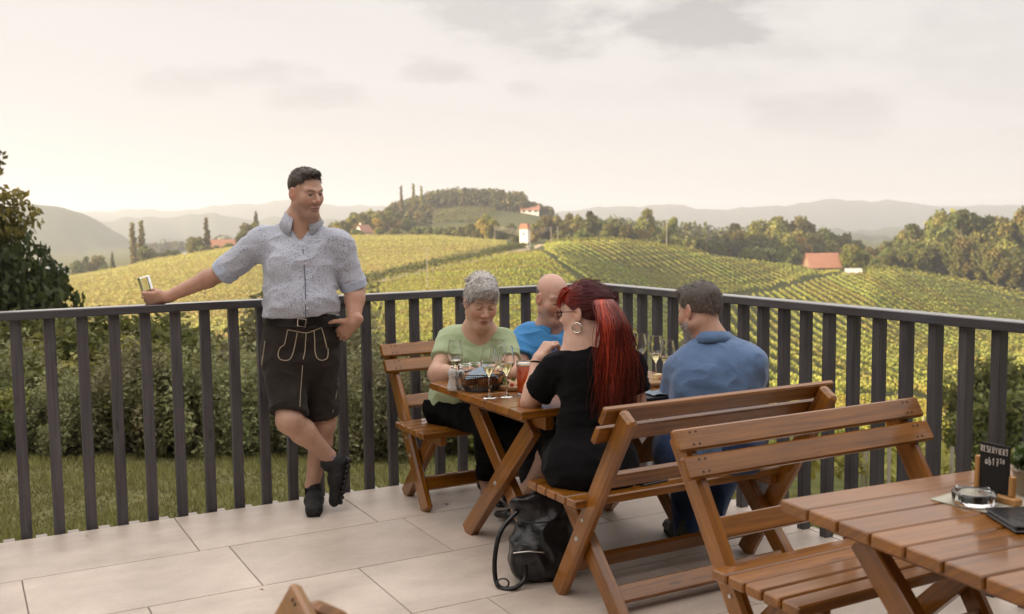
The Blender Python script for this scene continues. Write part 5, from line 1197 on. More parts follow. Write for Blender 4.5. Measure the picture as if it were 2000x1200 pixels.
for q_ in lg_: bodypart('logo', *board(q_-RH3*.010+UP3*.001, q_+RH3*.010+UP3*.008, .003, .006, up=UP3, bev=.001)[:2], BLUEM, so2)
# tumbler in his hand
GLASSM, gt, gb = newmat('clear_glass'); gb.inputs['Transmission Weight'].default_value = 1; gb.inputs['Roughness'].default_value = .0; gb.inputs['IOR'].default_value = 1.45; gb.inputs['Base Color'].default_value = (.97, .98, .97, 1)
def lathe(prof_, seg=28, close=False):
    V, F = [], []
    for r_, z in prof_:
        for k in range(seg): V.append((r_*cos(2*pi*k/seg), r_*sin(2*pi*k/seg), z))
    m_ = len(prof_)
    for i in range(m_-1):
        for k in range(seg): F.append((i*seg+k, i*seg+(k+1) % seg, (i+1)*seg+(k+1) % seg, (i+1)*seg+k))
    return np.array(V, float), np.array(F)
gc0, gc1 = at(297, 596, 5.33), at(278.5, 537, 5.33); gax = unit(gc1-gc0)
tg = thing('tumbler', 'nearly empty straight glass tilted in the standing man\'s hand', 'glass', tuple(gc0))
lv = lathe([(.0005, .006), (.024, .006), (.0255, .012), (.0294, .148), (.0295, .152), (.0315, .153), (.0325, .152), (.0323, .148), (.0285, .008), (.026, .0), (.0005, .0)]); tgo = link('bowl', mesh_np('bowl', *lv, GLASSM, smooth=True), tg)
link('wine', mesh_np('wine', *lathe([(.0005, .0065), (.0235, .0065), (.0248, .022), (.0005, .022)]), simple('water', (.95, .95, .9), 0, trans=1, ior=1.33), smooth=True), tg)
tg.rotation_mode = 'QUATERNION'; tg.rotation_quaternion = Vector(gax).to_track_quat('Z', 'Y')
def seated_legs(B, hips, knees, ankles, r=(.088, .062, .036), k=.04):
    for h_, k_, a_ in zip(hips, knees, ankles):
        B.rc(h_, k_, r[0], r[1], k); m = k_+(a_-k_)*.3; B.rc(k_, m, r[1]*.97, r[1]*.93, .03); B.rc(m, a_, r[1]*.93, r[2], .03)
    return B
# ================================================================== 2. the woman in green, facing us
rp = np.random.default_rng(12)
gw = thing('person', 'grey haired woman in green T-shirt seated against the railing, looking down at her food', 'person', (2.40, 4.95, 0))
base = (.55, .345, .25)
H = Head(at(940, 591, 5.19), 16, 20, 2, 1.0); nb = at(935, 648, 5.27)
B = Blob(); H.build(B, .98, 1.0, .008, .9, nb, .054, True)
B.rc(at(890, 660, 5.32), at(980, 662, 5.29), .05, .05, .05, FH3, .9); B.rc(nb, at(928, 715, 5.28), .085, .12, .05, FH3, .7)
hp = B.mesh(.003); hc = H.paint(hp[0], base, (.36, .15, .13), None, (.12, .09, .07), 'down', .14)
Rs, Re, Rw = at(879, 664, 5.33), at(853, 730, 5.15), at(910, 727, 4.97)
Ls, Le, Lw = at(984, 668, 5.28), at(1004, 732, 5.10), at(962, 728, 4.93)
B = Blob(); arm(B, Rs, Re, Rw, (.046, .044, .041, .026)); hand(B, Rw, unit(RH3*.85-FH3*.45), -UP3*.8+FH3*.2, 1, ((35, 50, 30),)*4, 4, .92, (.7, .4, .5), 25, .025); ra = B.mesh(.003)
B = Blob(); arm(B, Ls, Le, Lw, (.046, .044, .040, .026)); hand(B, Lw, unit(-RH3*.85-FH3*.4), -UP3*.8+FH3*.2, -1, ((35, 50, 30),)*4, 4, .92, (.7, .4, .5), 25, .025); la = B.mesh(.003)
hips = (at(868, 800, 5.46), at(915, 802, 5.46)); knees = (at(955, 826, 5.04), at(1008, 828, 5.06)); ank = (at(948, 938, 5.50), at(985, 934, 5.52))
B = Blob(); seated_legs(B, hips, knees, ank, (.07, .05, .033)); B.rc(at(890, 800, 5.47), at(905, 730, 5.38), .12, .11, .05, FH3, .7); B.rc(ank[0], ank[0]+(-FH3*.05-UP3*.055+RH3*.01), .034, .030, .02); B.rc(ank[1], ank[1]+(-FH3*.05-UP3*.055+RH3*.01), .034, .030, .02); lg = B.mesh(.0045)
V, F, C = cat([(hp[0], hp[1], hc), (ra[0], ra[1], flat(ra[0], (.54, .33, .235))), (la[0], la[1], flat(la[0], (.54, .33, .235), 2)), (lg[0], lg[1], flat(lg[0], (.42, .25, .18), 4))])
bodypart('body', V, F, SKIN, gw, C)
cap = haircap(H, (.085, .058), (-.09, -.075), .010, (((0, .060, .090), (.066, .038, .034)), ((0, -.03, .095), (.07, .075, .05))), ())
hairdo(gw, H, cap, rp, 4200, .034, .0028, (.20, .19, .18), (.62, .60, .58), lambda q: np.column_stack([q[:, 0]*9+.9*(q[:, 1] > .0), np.where(q[:, 1] > .0, .55, -.5), np.where(q[:, 2] > .10, -.1, -1.0)]), .07, .28, .05, colf=lambda q, r: np.where(r.random((len(q), 1)) < .35, np.array((.22, .20, .185)), np.array((.60, .575, .55)))*np.ones((len(q), 3)))
B = Blob(); n_ = FH3
B.rc(at(925, 690, 5.32), at(893, 782, 5.44), .150, .155, .05, n_, .72); B.el(at(908, 755, 5.33), (.14, .11, .10), None, .06)
for x in (-1, 1): B.el(at(930+x*26, 705, 5.235), (.075, .07, .07), None, .05)
B.rc(at(893, 664, 5.33), at(972, 667, 5.29), .066, .066, .05, n_, .95); B.rc(nb, at(926, 690, 5.3), .062, .12, .05, n_, .8)
B.rc(Rs, Re+(Rs-Re)*.2, .066, .060, .03); B.rc(Ls, Le+(Ls-Le)*.2, .066, .060, .03)
B.cut(Re+(Rs-Re)*.42, unit(Re-Rs), .12); B.cut(Le+(Ls-Le)*.42, unit(Le-Ls), .12); B.cut(at(893, 792, 5.45), -UP3, .3)
B.el(nb+UP3*.018-FH3*.065, (.088, .085, .07), None, .01, 's')
tp_, tf_ = B.mesh(.005); tp_ = wrinkle(smoothm(tp_, tf_, 1), tf_, .007, 8, (1, 1, 1.6), 21, .002); ts_ = bodypart('t_shirt', tp_, tf_, GREEN, gw)
B = Blob(); B.rc(at(872, 796, 5.47), at(912, 798, 5.47), .125, .125, .05, None); seated_legs(B, hips, knees, ank, (.088, .068, .047)); B.cut(ank[0]+UP3*.02, -UP3, .12); B.cut(ank[1]+UP3*.02, -UP3, .12); B.cut(at(890, 782, 5.47), UP3+FH3*.2, .3)
q_ = B.mesh(.005); bodypart('trousers', wrinkle(smoothm(*q_, 1), q_[1], .006, 9, seed=4), q_[1], BLACKT, gw)
def pump(par, an, d):
    d = unit(d); hl = an-d*.045; hl = np.array((hl[0], hl[1], .0)); B = Blob(); t0 = hl+d*.02+UP3*.075; x = np.cross(d, UP3)
    B.rc(t0, hl+d*.13+UP3*.03, .026, .030, .02, np.cross(d, x), .6); B.rc(hl+d*.12+UP3*.022, hl+d*.205+UP3*.018, .034, .022, .02, UP3, .6); B.rc(t0-d*.02+UP3*.018, t0+UP3*.004, .029, .031, .015)
    B.el(hl+d*.085+UP3*.092, (.030, .030, .038), None, .008, 's'); P, F = B.mesh(.0035); s_ = bodypart('shoe', P, F, LEATHER, par)
    B = Blob(); B.rc(hl+d*.018+UP3*.06, hl+d*.012+UP3*.004, .017, .010, .01); B.cut(hl+UP3*.002, -UP3); bodypart('heel', *B.mesh(.003), LEATHER, s_)
pump(gw, ank[0], -FH3*.8+RH3*.45); pump(gw, ank[1], -FH3*.85+RH3*.3)

# ================================================================== 3. the bald man in bright blue
bm = thing('person', 'bald man in bright blue polo shirt seated beside the grey haired woman', 'person', (2.87, 4.97, 0))
base = (.56, .34, .26)
H = Head(at(1079, 583, 5.42), 30, 16, 0, 1.02); nb = at(1080, 640, 5.47)
B = Blob(); H.build(B, 1.0, 1.05, .004, 1.0, nb, .056)
B.rc(at(1035, 655, 5.5), at(1125, 655, 5.5), .05, .05, .05, FH3, .9); B.rc(nb, at(1082, 710, 5.47), .09, .12, .05, FH3, .7)
hp = B.mesh(.003); hc = H.paint(hp[0], base, (.36, .15, .13), ((.30, .22, .19), .35), (.20, .15, .12), 'down', .14)
Rs, Re, Rw = at(1027, 660, 5.5), at(1012, 722, 5.32), at(1030, 716, 5.06)
Ls, Le, Lw = at(1136, 660, 5.5), at(1152, 725, 5.32), at(1110, 722, 5.05)
B = Blob(); arm(B, Rs, Re, Rw); hand(B, Rw, unit(-FH3*.7+RH3*.6), -UP3, 1, ((30, 40, 25),)*4, 4, 1.0); ra = B.mesh(.0035)
B = Blob(); arm(B, Ls, Le, Lw); hand(B, Lw, unit(-FH3*.6-RH3*.7), -UP3, -1, ((30, 40, 25),)*4, 4, 1.0); la = B.mesh(.0035)
hips = (at(1040, 812, 5.64), at(1105, 812, 5.64)); knees = (at(1030, 838, 5.2), at(1120, 838, 5.2)); ank = (at(1040, 955, 5.32), at(1105, 955, 5.32))
B = Blob(); seated_legs(B, hips, knees, ank); B.rc(at(1072, 812, 5.64), at(1078, 740, 5.55), .13, .12, .05, FH3, .7); lg = B.mesh(.0055)
V, F, C = cat([(hp[0], hp[1], hc), (ra[0], ra[1], flat(ra[0], (.43, .24, .17))), (la[0], la[1], flat(la[0], (.43, .24, .17))), (lg[0], lg[1], flat(lg[0], (.43, .26, .19)))])
bodypart('body', V, F, SKIN, bm, C)
cap = haircap(H, (.02, .012), (-.092, .0), .0015, (), (((0, 0, .10), (.10, .12, .085)),))
hairdo(bm, H, cap, rp, 1800, .010, .0025, (.16, .145, .13), (.42, .39, .36), lambda q: np.column_stack([q[:, 0]*0, -1+q[:, 1]*0, -1+q[:, 2]*0]), .1, .3)
B = Blob(); B.rc(at(1081, 690, 5.48), at(1073, 800, 5.62), .175, .175, .05, FH3, .72); B.el(at(1078, 770, 5.46), (.15, .12, .11), None, .06); B.rc(at(1042, 658, 5.5), at(1122, 658, 5.5), .072, .072, .05, FH3, .95); B.rc(nb, at(1082, 690, 5.48), .066, .12, .05, FH3, .8)
B.rc(Rs, Re+(Rs-Re)*.15, .072, .064, .03); B.rc(Ls, Le+(Ls-Le)*.15, .072, .064, .03); B.cut(Re+(Rs-Re)*.34, unit(Re-Rs), .12); B.cut(Le+(Ls-Le)*.34, unit(Le-Ls), .12); B.cut(at(1073, 815, 5.6), -UP3, .3); B.el(nb+UP3*.02-FH3*.06, (.05, .07, .06), None, .01, 's')
q_ = B.mesh(.005); ps_ = bodypart('polo_shirt', wrinkle(smoothm(*q_, 1), q_[1], .007, 8, (1, 1, 1.6), 31, .002), q_[1], BLUE, bm)
bodypart('collar', *collar(nb+UP3*.004, -FH3+RH3*.25, UP3-FH3*.2, .066, .096, .045, .05, 24), BLUE, ps_)
B = Blob(); B.rc(at(1045, 810, 5.64), at(1100, 810, 5.64), .13, .13, .05); seated_legs(B, hips, knees, ank, (.10, .078, .055)); q_ = B.mesh(.006); bodypart('trousers', wrinkle(*q_, .006, 9, seed=4), q_[1], NAVY, bm)
for i in (0, 1):
    h_ = ank[i]+FH3*.05; h_[2] = .004; trainer(bm, h_, h_-FH3*.28, UP3, 1.02)

# ================================================================== 4. the woman with the long red hair, back turned
rw = thing('person', 'woman with long red ponytail and black dress, back turned, elbow on the table', 'person', (2.30, 3.48, 0))
base = (.60, .38, .29)
H = Head(at(1140, 612, 4.30), -118, 4, -4, .985); nb = at(1143, 676, 4.27)
B = Blob(); H.build(B, .9, .95, .004, .8, nb, .05)
B.rc(at(1105, 705, 4.27), at(1212, 700, 4.22), .045, .045, .05, FH3, .9); B.rc(nb, at(1150, 750, 4.24), .08, .11, .05, FH3, .7)
hp = B.mesh(.003); hc = H.paint(hp[0], base, (.40, .12, .12), None, (.10, .04, .03), 'open', .16)
Ls, Le, Lw = at(1083, 722, 4.27), at(1037, 785, 4.33), at(1051, 701, 4.40)
Rs, Re, Rw = at(1232, 716, 4.22), at(1246, 806, 4.27), at(1246, 786, 4.56)
B = Blob(); arm(B, Ls, Le, Lw, (.046, .043, .038, .0245)); hand(B, Lw, unit(UP3*.75+RH3*.62+FH3*.1), unit(RH3*.6-UP3*.5+FH3*.5), -1, ((40, 60, 35), (45, 65, 40), (50, 70, 40), (55, 70, 40)), 4, .9, (.75, .45, .5), 20, .0235); la = B.mesh(.003)
B = Blob(); arm(B, Rs, Re, Rw, (.046, .042, .038, .0245)); hand(B, Rw, unit(FH3*.8-RH3*.3), -UP3, 1, ((25, 30, 20),)*4, 4, .9); ra = B.mesh(.0035)
hips = (at(1115, 905, 4.17), at(1195, 905, 4.15)); knees = (at(1085, 868, 4.62), at(1160, 868, 4.62)); ank = (at(1036, 948, 5.0), at(1075, 968, 4.95))
B = Blob(); seated_legs(B, hips, knees, ank, (.085, .055, .033)); B.rc(at(1155, 895, 4.18), at(1152, 800, 4.22), .12, .10, .05, FH3, .7)
for a_ in ank: B.rc(a_, a_+unit(FH3*.6-RH3*.75)*.07-UP3*.05, .033, .03, .02)
lg = B.mesh(.0045)
V, F, C = cat([(hp[0], hp[1], hc), (ra[0], ra[1], flat(ra[0], (.60, .37, .275))), (la[0], la[1], flat(la[0], (.60, .37, .275))), (lg[0], lg[1], flat(lg[0], (.58, .37, .28)))])
bodypart('body', V, F, SKIN, rw, C)
B = Blob(); B.rc(at(1152, 745, 4.24), at(1150, 840, 4.21), .135, .112, .06, FH3, .72); B.rc(at(1150, 840, 4.21), at(1152, 912, 4.16), .112, .165, .06, FH3, .8); B.el(at(1155, 915, 4.15), (.19, .15, .125), np.array([RH3, FH3, UP3]), .05)
B.rc(at(1103, 712, 4.27), at(1214, 706, 4.22), .062, .062, .05, FH3, .95); B.rc(nb, at(1150, 740, 4.25), .055, .11, .05, FH3, .8); B.rc(hips[0], knees[0], .105, .08, .04); B.rc(hips[1], knees[1], .105, .08, .04)
B.rc(Ls, Le+(Ls-Le)*.2, .062, .064, .03); B.rc(Rs, Re+(Rs-Re)*.3, .062, .060, .03); B.cut(Le+(Ls-Le)*.30, unit(Le-Ls)+UP3*.2, .12); B.cut(Re+(Rs-Re)*.52, unit(Re-Rs), .12)
B.el(nb+UP3*.03+RH3*-.01, (.075, .075, .05), None, .01, 's'); B.cut(at(1155, 960, 4.15)*(1, 1, 0)+UP3*.446, -UP3, .6)
q_ = B.mesh(.005); dp_ = wrinkle(smoothm(*q_, 1), q_[1], .008, 9, (1, 1, 1.5), 41, .003); dr_ = bodypart('dress', dp_, q_[1], BLACK, rw)
# red hair: bound back, long tail down her back
cap = haircap(H, (.078, .062), (-.10, -.085), .011, (((0, -.075, .045), (.05, .05, .05)),), (((.086, .012, -.02), (.02, .03, .034)), ((-.086, .012, -.02), (.02, .03, .034))))
redf = lambda q, r: (np.array((.36, .030, .012))*np.clip((q[:, 1:2]-.02)/.05, 0, 1)+np.array((.10, .010, .012))*(1-np.clip((q[:, 1:2]-.02)/.05, 0, 1)))*(.55+.9*r.random((len(q), 1)))
def comb_red(q):
    d = np.array((0, -.125, .052))-q; return d/(np.linalg.norm(d, axis=1)[:, None]+1e-6)
hd = hairdo(rw, H, cap, rp, 4200, .07, .0026, (.06, .007, .011), (.22, .018, .016), comb_red, .015, .05, .0, 3, colf=redf)
tie = H.w((0, -.118, .050)); V, F, C, o_ = [], [], [], 0
def lockpath(a, r0): pass
tailr = np.random.default_rng(9)
Tp = [tie+FH3*.02, at(1180, 588, 4.16), at(1196, 628, 4.09), at(1203, 690, 4.075), at(1205, 760, 4.075), at(1200, 830, 4.075)]
for i in range(1500):
    u_, v_ = tailr.normal()*.5, tailr.normal()*.45; e = 1-.42*tailr.random()**1.6; w_ = [.010, .017, .028, .040, .047, .040]
    ph, am = tailr.uniform(0, 6), tailr.uniform(.004, .016)
    pts = spline([Tp[k]+RH3*u_*w_[k]*1.5+FH3*(v_*w_[k]*.55) for k in range(6)], 22)[:int(22*e)]
    z_ = np.arange(len(pts)); pts = pts+RH3*(np.sin(z_*.75+ph)*am*z_/16)[:, None]+FH3*(np.cos(z_*.8+ph)*am*.5*z_/16)[:, None]
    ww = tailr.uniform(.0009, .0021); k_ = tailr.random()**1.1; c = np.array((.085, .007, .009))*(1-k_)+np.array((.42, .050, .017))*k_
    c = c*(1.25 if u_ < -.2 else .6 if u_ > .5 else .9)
    n_ = len(pts)
    for j in range(n_):
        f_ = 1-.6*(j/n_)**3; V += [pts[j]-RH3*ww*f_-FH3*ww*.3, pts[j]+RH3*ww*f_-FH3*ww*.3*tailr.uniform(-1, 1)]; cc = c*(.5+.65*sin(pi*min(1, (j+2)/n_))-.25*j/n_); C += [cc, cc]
    for j in range(n_-1): F.append((o_+2*j, o_+2*j+1, o_+2*j+3, o_+2*j+2))
    o_ += 2*n_
B = Blob()
for k in range(2, 5): B.rc(Tp[k], Tp[k+1], w_[k]*(.7 if k > 1 else .45), w_[k+1]*.7 if k < 4 else .008, .02, FH3, .4)
cp_, cf_ = B.mesh(.005); cp_ = wrinkle(cp_, cf_, .006, 22, (1, 1, .15), 5)
V, F, C = cat([(np.array(V), np.array(F), np.array(C)), (cp_, cf_, np.tile(np.array((.13, .012, .011)), (len(cp_), 1)))])
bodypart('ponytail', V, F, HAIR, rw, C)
tq = np.array([tie+H.x*.027*cos(a)+H.z*.027*sin(a)-H.f*.004 for a in np.linspace(0, 2*pi, 22)]); bodypart('hair_tie', *curve_tube(tq, .009, 7), BLACK, rw)
# bangs over the forehead
bb = [H.w((x, rp.uniform(.045, .078)-abs(x)*.35, .118-abs(x)*.3)) for x in rp.uniform(-.062, .062, 700)]; bd = [H.f*.95-H.z*.35+H.x*rp.normal()*.15 for _ in bb]
v, f, c = ribbons(bb, bd, .085, .0035, rp, 7, .42, .10, [np.array((.46, .042, .013))*rp.uniform(.45, 1.2) for _ in bb], [H.z]*700); bodypart('fringe', v, f, HAIR, rw, c)
gl = thing_gl = None
for sx in (-1, 1):
    lens_c = [H.w((sx*.033+.025*cos(a)*(1), .103-abs(.02*cos(a))*.2, .002+.016*sin(a))) for a in np.linspace(0, 2*pi, 20)]
    if sx == -1: gl = bodypart('glasses', *curve_tube(lens_c, .0018, 5), BLACK, rw)
    else: bodypart('rim', *curve_tube(lens_c, .0018, 5), BLACK, gl)
    bodypart('temple_arm', *curve_tube([H.w((sx*.060, .098, .008)), H.w((sx*.077, .04, .008)), H.w((sx*.080, -.01, .006))], .0018, 5), BLACK, gl)
bodypart('bridge', *curve_tube([H.w((-.010, .106, .006)), H.w((0, .109, .008)), H.w((.010, .106, .006))], .0018, 5), BLACK, gl)
ec = H.w((-.084 if (H.x@-FH3) < 0 else .084, -.004, -.060))
bodypart('earring', *curve_tube([ec+H.f*.021*cos(a)+H.z*.021*sin(a) for a in np.linspace(0, 2*pi, 22)], .003, 6), SILVER, rw)
wd = unit(Lw-Le); x = unit(np.cross(wd, UP3)); y = np.cross(wd, x); bodypart('bracelet', *curve_tube([Lw-wd*.02+x*.0275*cos(a)+y*.0275*sin(a) for a in np.linspace(0, 2*pi, 22)], .004, 6), BLACK, rw)
for i, a_ in enumerate(ank):
    d = unit(FH3*.55-RH3*.8); h_ = a_*np.array((1, 1, 0))-d*.045; h_[2] = .02; B = Blob(); B.rc(h_+UP3*.045, h_+d*.16+UP3*.03, .036, .036, .02, UP3, .8); B.rc(h_+d*.14+UP3*.025, h_+d*.24+UP3*.018, .037, .026, .02, UP3, .7); B.el(h_+d*.06+UP3*.10, (.04, .04, .045), None, .01, 's'); B.cut(h_, -UP3); bodypart('shoe', *B.mesh(.004), LEATHER, rw)

# ================================================================== 5. the man in the denim blue polo, back turned
dm = thing('person', 'grey bearded man in denim blue polo shirt, back turned, hand raised to his mouth', 'person', (2.80, 3.48, 0))
base = (.50, .285, .20)
H = Head(at(1367, 610, 4.50), -142, 16, -6, 1.03); nb = at(1392, 672, 4.45)
B = Blob(); H.build(B, 1.05, 1.0, .005, 1.0, nb, .059)
B.rc(at(1350, 722, 4.46), at(1445, 712, 4.40), .045, .045, .04, FH3, .9); B.rc(nb, at(1398, 750, 4.44), .07, .12, .04, FH3, .7)
hp = B.mesh(.003); hc = H.paint(hp[0], base, (.34, .15, .12), ((.34, .31, .29), .9), (.15, .12, .10), 'open', .12)
Ls, Le, Lw = at(1332, 726, 4.48), at(1316, 796, 4.60), at(1262, 770, 4.74)
Rs, Re, Rw = at(1464, 716, 4.40), at(1452, 800, 4.66), at(1366, 703, 4.82)
B = Blob(); arm(B, Ls, Le, Lw); hand(B, Lw, unit(FH3*.75-RH3*.5), -UP3, -1, ((30, 35, 20),)*4, 4, 1.0); la = B.mesh(.003)
B = Blob(); arm(B, Rs, Re, Rw); hand(B, Rw, unit(UP3*.62-RH3*.75-FH3*.2), unit(-FH3*.75-RH3*.2), 1, ((45, 60, 40), (50, 60, 40), (55, 62, 40), (60, 62, 40)), 5, 1.0, (.7, .4, .5)); ra = B.mesh(.003)
hips = (at(1340, 880, 4.40), at(1425, 878, 4.36)); knees = (at(1335, 862, 4.86), at(1432, 866, 4.84)); ank = (at(1342, 1040, 4.72), at(1380, 1030, 4.78))
B = Blob(); seated_legs(B, hips, knees, ank); B.rc(at(1385, 872, 4.40), at(1392, 790, 4.43), .14, .13, .05, FH3, .7); lg = B.mesh(.0055)
V, F, C = cat([(hp[0], hp[1], hc), (ra[0], ra[1], flat(ra[0], (.54, .31, .215))), (la[0], la[1], flat(la[0], (.54, .31, .215))), (lg[0], lg[1], flat(lg[0], (.43, .26, .19)))])
bodypart('body', V, F, SKIN, dm, C)
cap = haircap(H, (.090, .070), (-.088, -.075), .006, (((0, .055, .095), (.060, .038, .034)),), ())
grf = lambda q, r: np.array((.24, .20, .17))*np.clip((.055-q[:, 2:3]+r.normal(size=(len(q), 1))*.012)/.07+np.clip((q[:, 1:2]-.04)/.05, 0, 1), 0, 1)+np.array((.07, .052, .04))*(1-np.clip((.055-q[:, 2:3])/.07+np.clip((q[:, 1:2]-.04)/.05, 0, 1), 0, 1))*(.6+.8*r.random((len(q), 1)))+0*q
hairdo(dm, H, cap, rp, 3400, .016, .003, (.08, .06, .05), (.25, .21, .18), lambda q: np.column_stack([q[:, 0]*2, np.where(q[:, 2] > .09, .8, -.5), np.where(q[:, 2] > .09, .1, -1)]), .2, .35, colf=grf)
bp0, bN0 = sample(hp[0], hp[1], 900, rp, lambda c: ((H.loc(c)[:, 2] < -.045) & (H.loc(c)[:, 2] > -.135) & (H.loc(c)[:, 1] > .005)).astype(float)+1e-9)
v, f, c = ribbons(bp0, bN0*.5-H.z, .012, .0025, rp, 2, .0, .4, [np.array((.42, .39, .36))*rp.uniform(.5, 1.2) for _ in bp0], bN0); bodypart('beard', v, f, HAIR, dm, c)
B = Blob(); B.rc(at(1400, 748, 4.43), at(1388, 862, 4.38), .195, .20, .06, FH3, .72); B.rc(at(1352, 718, 4.46), at(1446, 706, 4.40), .080, .080, .06, FH3, .98); B.rc(nb-UP3*.01, at(1400, 745, 4.43), .07, .14, .06, FH3, .8); B.el(at(1402, 762, 4.37), (.17, .10, .13), np.array([RH3, FH3, UP3]), .07)
B.rc(Ls, Le+(Ls-Le)*.1, .078, .070, .03); B.rc(Rs, Re+(Rs-Re)*.1, .078, .068, .03); B.cut(Le+(Ls-Le)*.22, unit(Le-Ls), .13); B.cut(Re+(Rs-Re)*.3, unit(Re-Rs), .13); B.cut(at(1388, 885, 4.38), -UP3, .35)
B.el(nb+UP3*.035+FH3*.05, (.060, .07, .05), None, .01, 's')
q_ = B.mesh(.005); dq_ = wrinkle(smoothm(*q_, 1), q_[1], .009, 7.5, (1, 1, 1.3), 52, .003); po_ = bodypart('polo_shirt', dq_, q_[1], DENIM, dm)
bodypart('collar', *collar(nb+UP3*.006, unit(H.f*(1, 1, 0)), UP3+FH3*.20, .064, .094, .040, .040, 28), DENIM, po_)
B = Blob(); B.rc(at(1340, 880, 4.40), at(1428, 878, 4.36), .145, .145, .05, FH3, .95); seated_legs(B, hips, knees, ank, (.105, .08, .058)); B.cut(ank[0]-UP3*.03, -UP3, .13); B.cut(ank[1]-UP3*.03, -UP3, .13); B.cut(at(1385, 930, 4.38)*(1, 1, 0)+UP3*.446, -UP3, .22)
q_ = B.mesh(.0055); bodypart('jeans', wrinkle(smoothm(*q_, 1), q_[1], .007, 9, seed=14), q_[1], JEANS, dm)
for i in (0, 1):
    h_ = ank[i]-FH3*.06; h_[2] = .004; trainer(dm, h_, h_+unit(FH3-RH3*.2)*.29, UP3, 1.04, GREYSHOE)
wd = unit(Lw-Le); x = unit(np.cross(wd, UP3)); y = np.cross(wd, x); wt = bodypart('watch', *curve_tube([Lw-wd*.012+x*.031*cos(a)+y*.031*sin(a) for a in np.linspace(0, 2*pi, 22)], .006, 6), BLACK, dm); bodypart('watch_face', *disc(Lw-wd*.012+UP3*.033, UP3, .017, .007, 14), DARKST, wt)
# ================================================================== on and around the tables
TZ = .7402
WINE = simple('white_wine', (.93, .86, .50), 0, trans=1, ior=1.33); BEER = simple('amber_beer', (.46, .065, .008), .1, trans=.12, ior=1.33); FOAM = simple('beer_foam', (.85, .74, .60), .8, bump=.4, bscale=120)
def onz(px, py, z):
    p = np.array(at(px, py, 1.0)); c = np.array((0, 0, CAM_H)); d = p-c; return c+d*((z-CAM_H)/d[2])
def lobj(name, prof_, mat, parent, seg=28): return link(name, mesh_np(name, *lathe(prof_, seg), mat, smooth=True), parent)
GW0 = None
def wineglass(px, py, label, h=.228, fill=.5):
    p = onz(px, py, TZ); o = thing('wine_glass', label, 'glass', tuple(p), 0, 'wine glasses on the laid table')
    k = h/.228
    R_ = [(.0005, .0035), (.020, .0022), (.0345, .0012), (.0345, .0002), (.0005, 0)]
    lobj('foot', R_, GLASSM, o); lobj('stem', [(.0005, .0036), (.010, .0037), (.0040, .012), (.0032, .05), (.0034, .085*k), (.0055, .094*k), (.0005, .0945*k)], GLASSM, o, 14)
    b0 = .094*k; Hb = h-b0; out = [(.002, 0), (.012, .10), (.026, .28), (.0375, .42), (.0385, .47), (.0355, .64), (.030, .86), (.0287, .985), (.0285, 1.0)]
    prof_ = [(r_, b0+z*Hb) for r_, z in out]+[(r_-.0011, b0+z*Hb+(.0015 if i < 7 else 0 if i == 7 else -.0002)) for i, (r_, z) in list(enumerate(out))[::-1][:-1]]+[(.0005, b0+.05*Hb)]
    lobj('bowl', prof_, GLASSM, o)
    if fill:
        zf = b0+fill*Hb*.8; rr_ = [(.0005, b0+.055*Hb)]+[(r_-.0016, b0+z*Hb+.002) for r_, z in out[1:] if b0+z*Hb < zf]; rl = np.interp((zf-b0)/Hb, [z for _, z in out], [r_ for r_, _ in out])-.0016
        lobj('wine', rr_+[(rl, zf), (.0005, zf)], WINE, o)
    return o
wineglass(956, 777, 'wine glass standing before the bread basket near the table end', .226, .42)
wineglass(990, 775, 'wine glass between the bread basket and the amber beer', .228, .5)
wineglass(890, 757, 'wine glass behind the white pepper mill', .225, .36)
wineglass(974, 758, 'wine glass behind the bread basket, half hidden by two others', .225, .3)
wineglass(1250, 740, 'wine glass just right of the red ponytail, farthest of three', .225, .3)
wineglass(1281, 746, 'wine glass behind the cheese board, middle of three', .225, .42)
wineglass(1304, 757, 'fuller wine glass nearest to the denim blue man', .222, .5)
for px, py, lab in ((908, 750, 'small empty tumbler behind the bread basket and mill'), (927, 747, 'small tumbler close to the grey haired woman\'s hands'), (1319, 765, 'small tumbler half hidden by the denim blue sleeve')):
    o = thing('tumbler', lab, 'glass', tuple(onz(px, py, TZ))); lobj('bowl', [(.0005, .006), (.026, .006), (.028, .01), (.0308, .090), (.031, .094), (.033, .095), (.034, .094), (.0338, .090), (.030, .006), (.029, .0), (.0005, 0)], GLASSM, o)
o = thing('beer_glass', 'tall glass of amber red beer by the red haired woman\'s arm', 'glass', tuple(onz(1024, 772, TZ)))
lobj('bowl', [(.0005, 0), (.029, 0), (.0305, .006), (.0305, .0118), (.0005, .0118)], GLASSM, o); lobj('rim', [(.0333, .1462), (.0352, .1462), (.0356, .156), (.0347, .157), (.0338, .156), (.0333, .1462)], GLASSM, o); lobj('beer', [(.0005, .012), (.0302, .012), (.0308, .02), (.0348, .134), (.0005, .134)], BEER, o); lobj('foam', [(.0005, .1345), (.0348, .1345), (.0351, .146), (.02, .149), (.0005, .149)], FOAM, o)
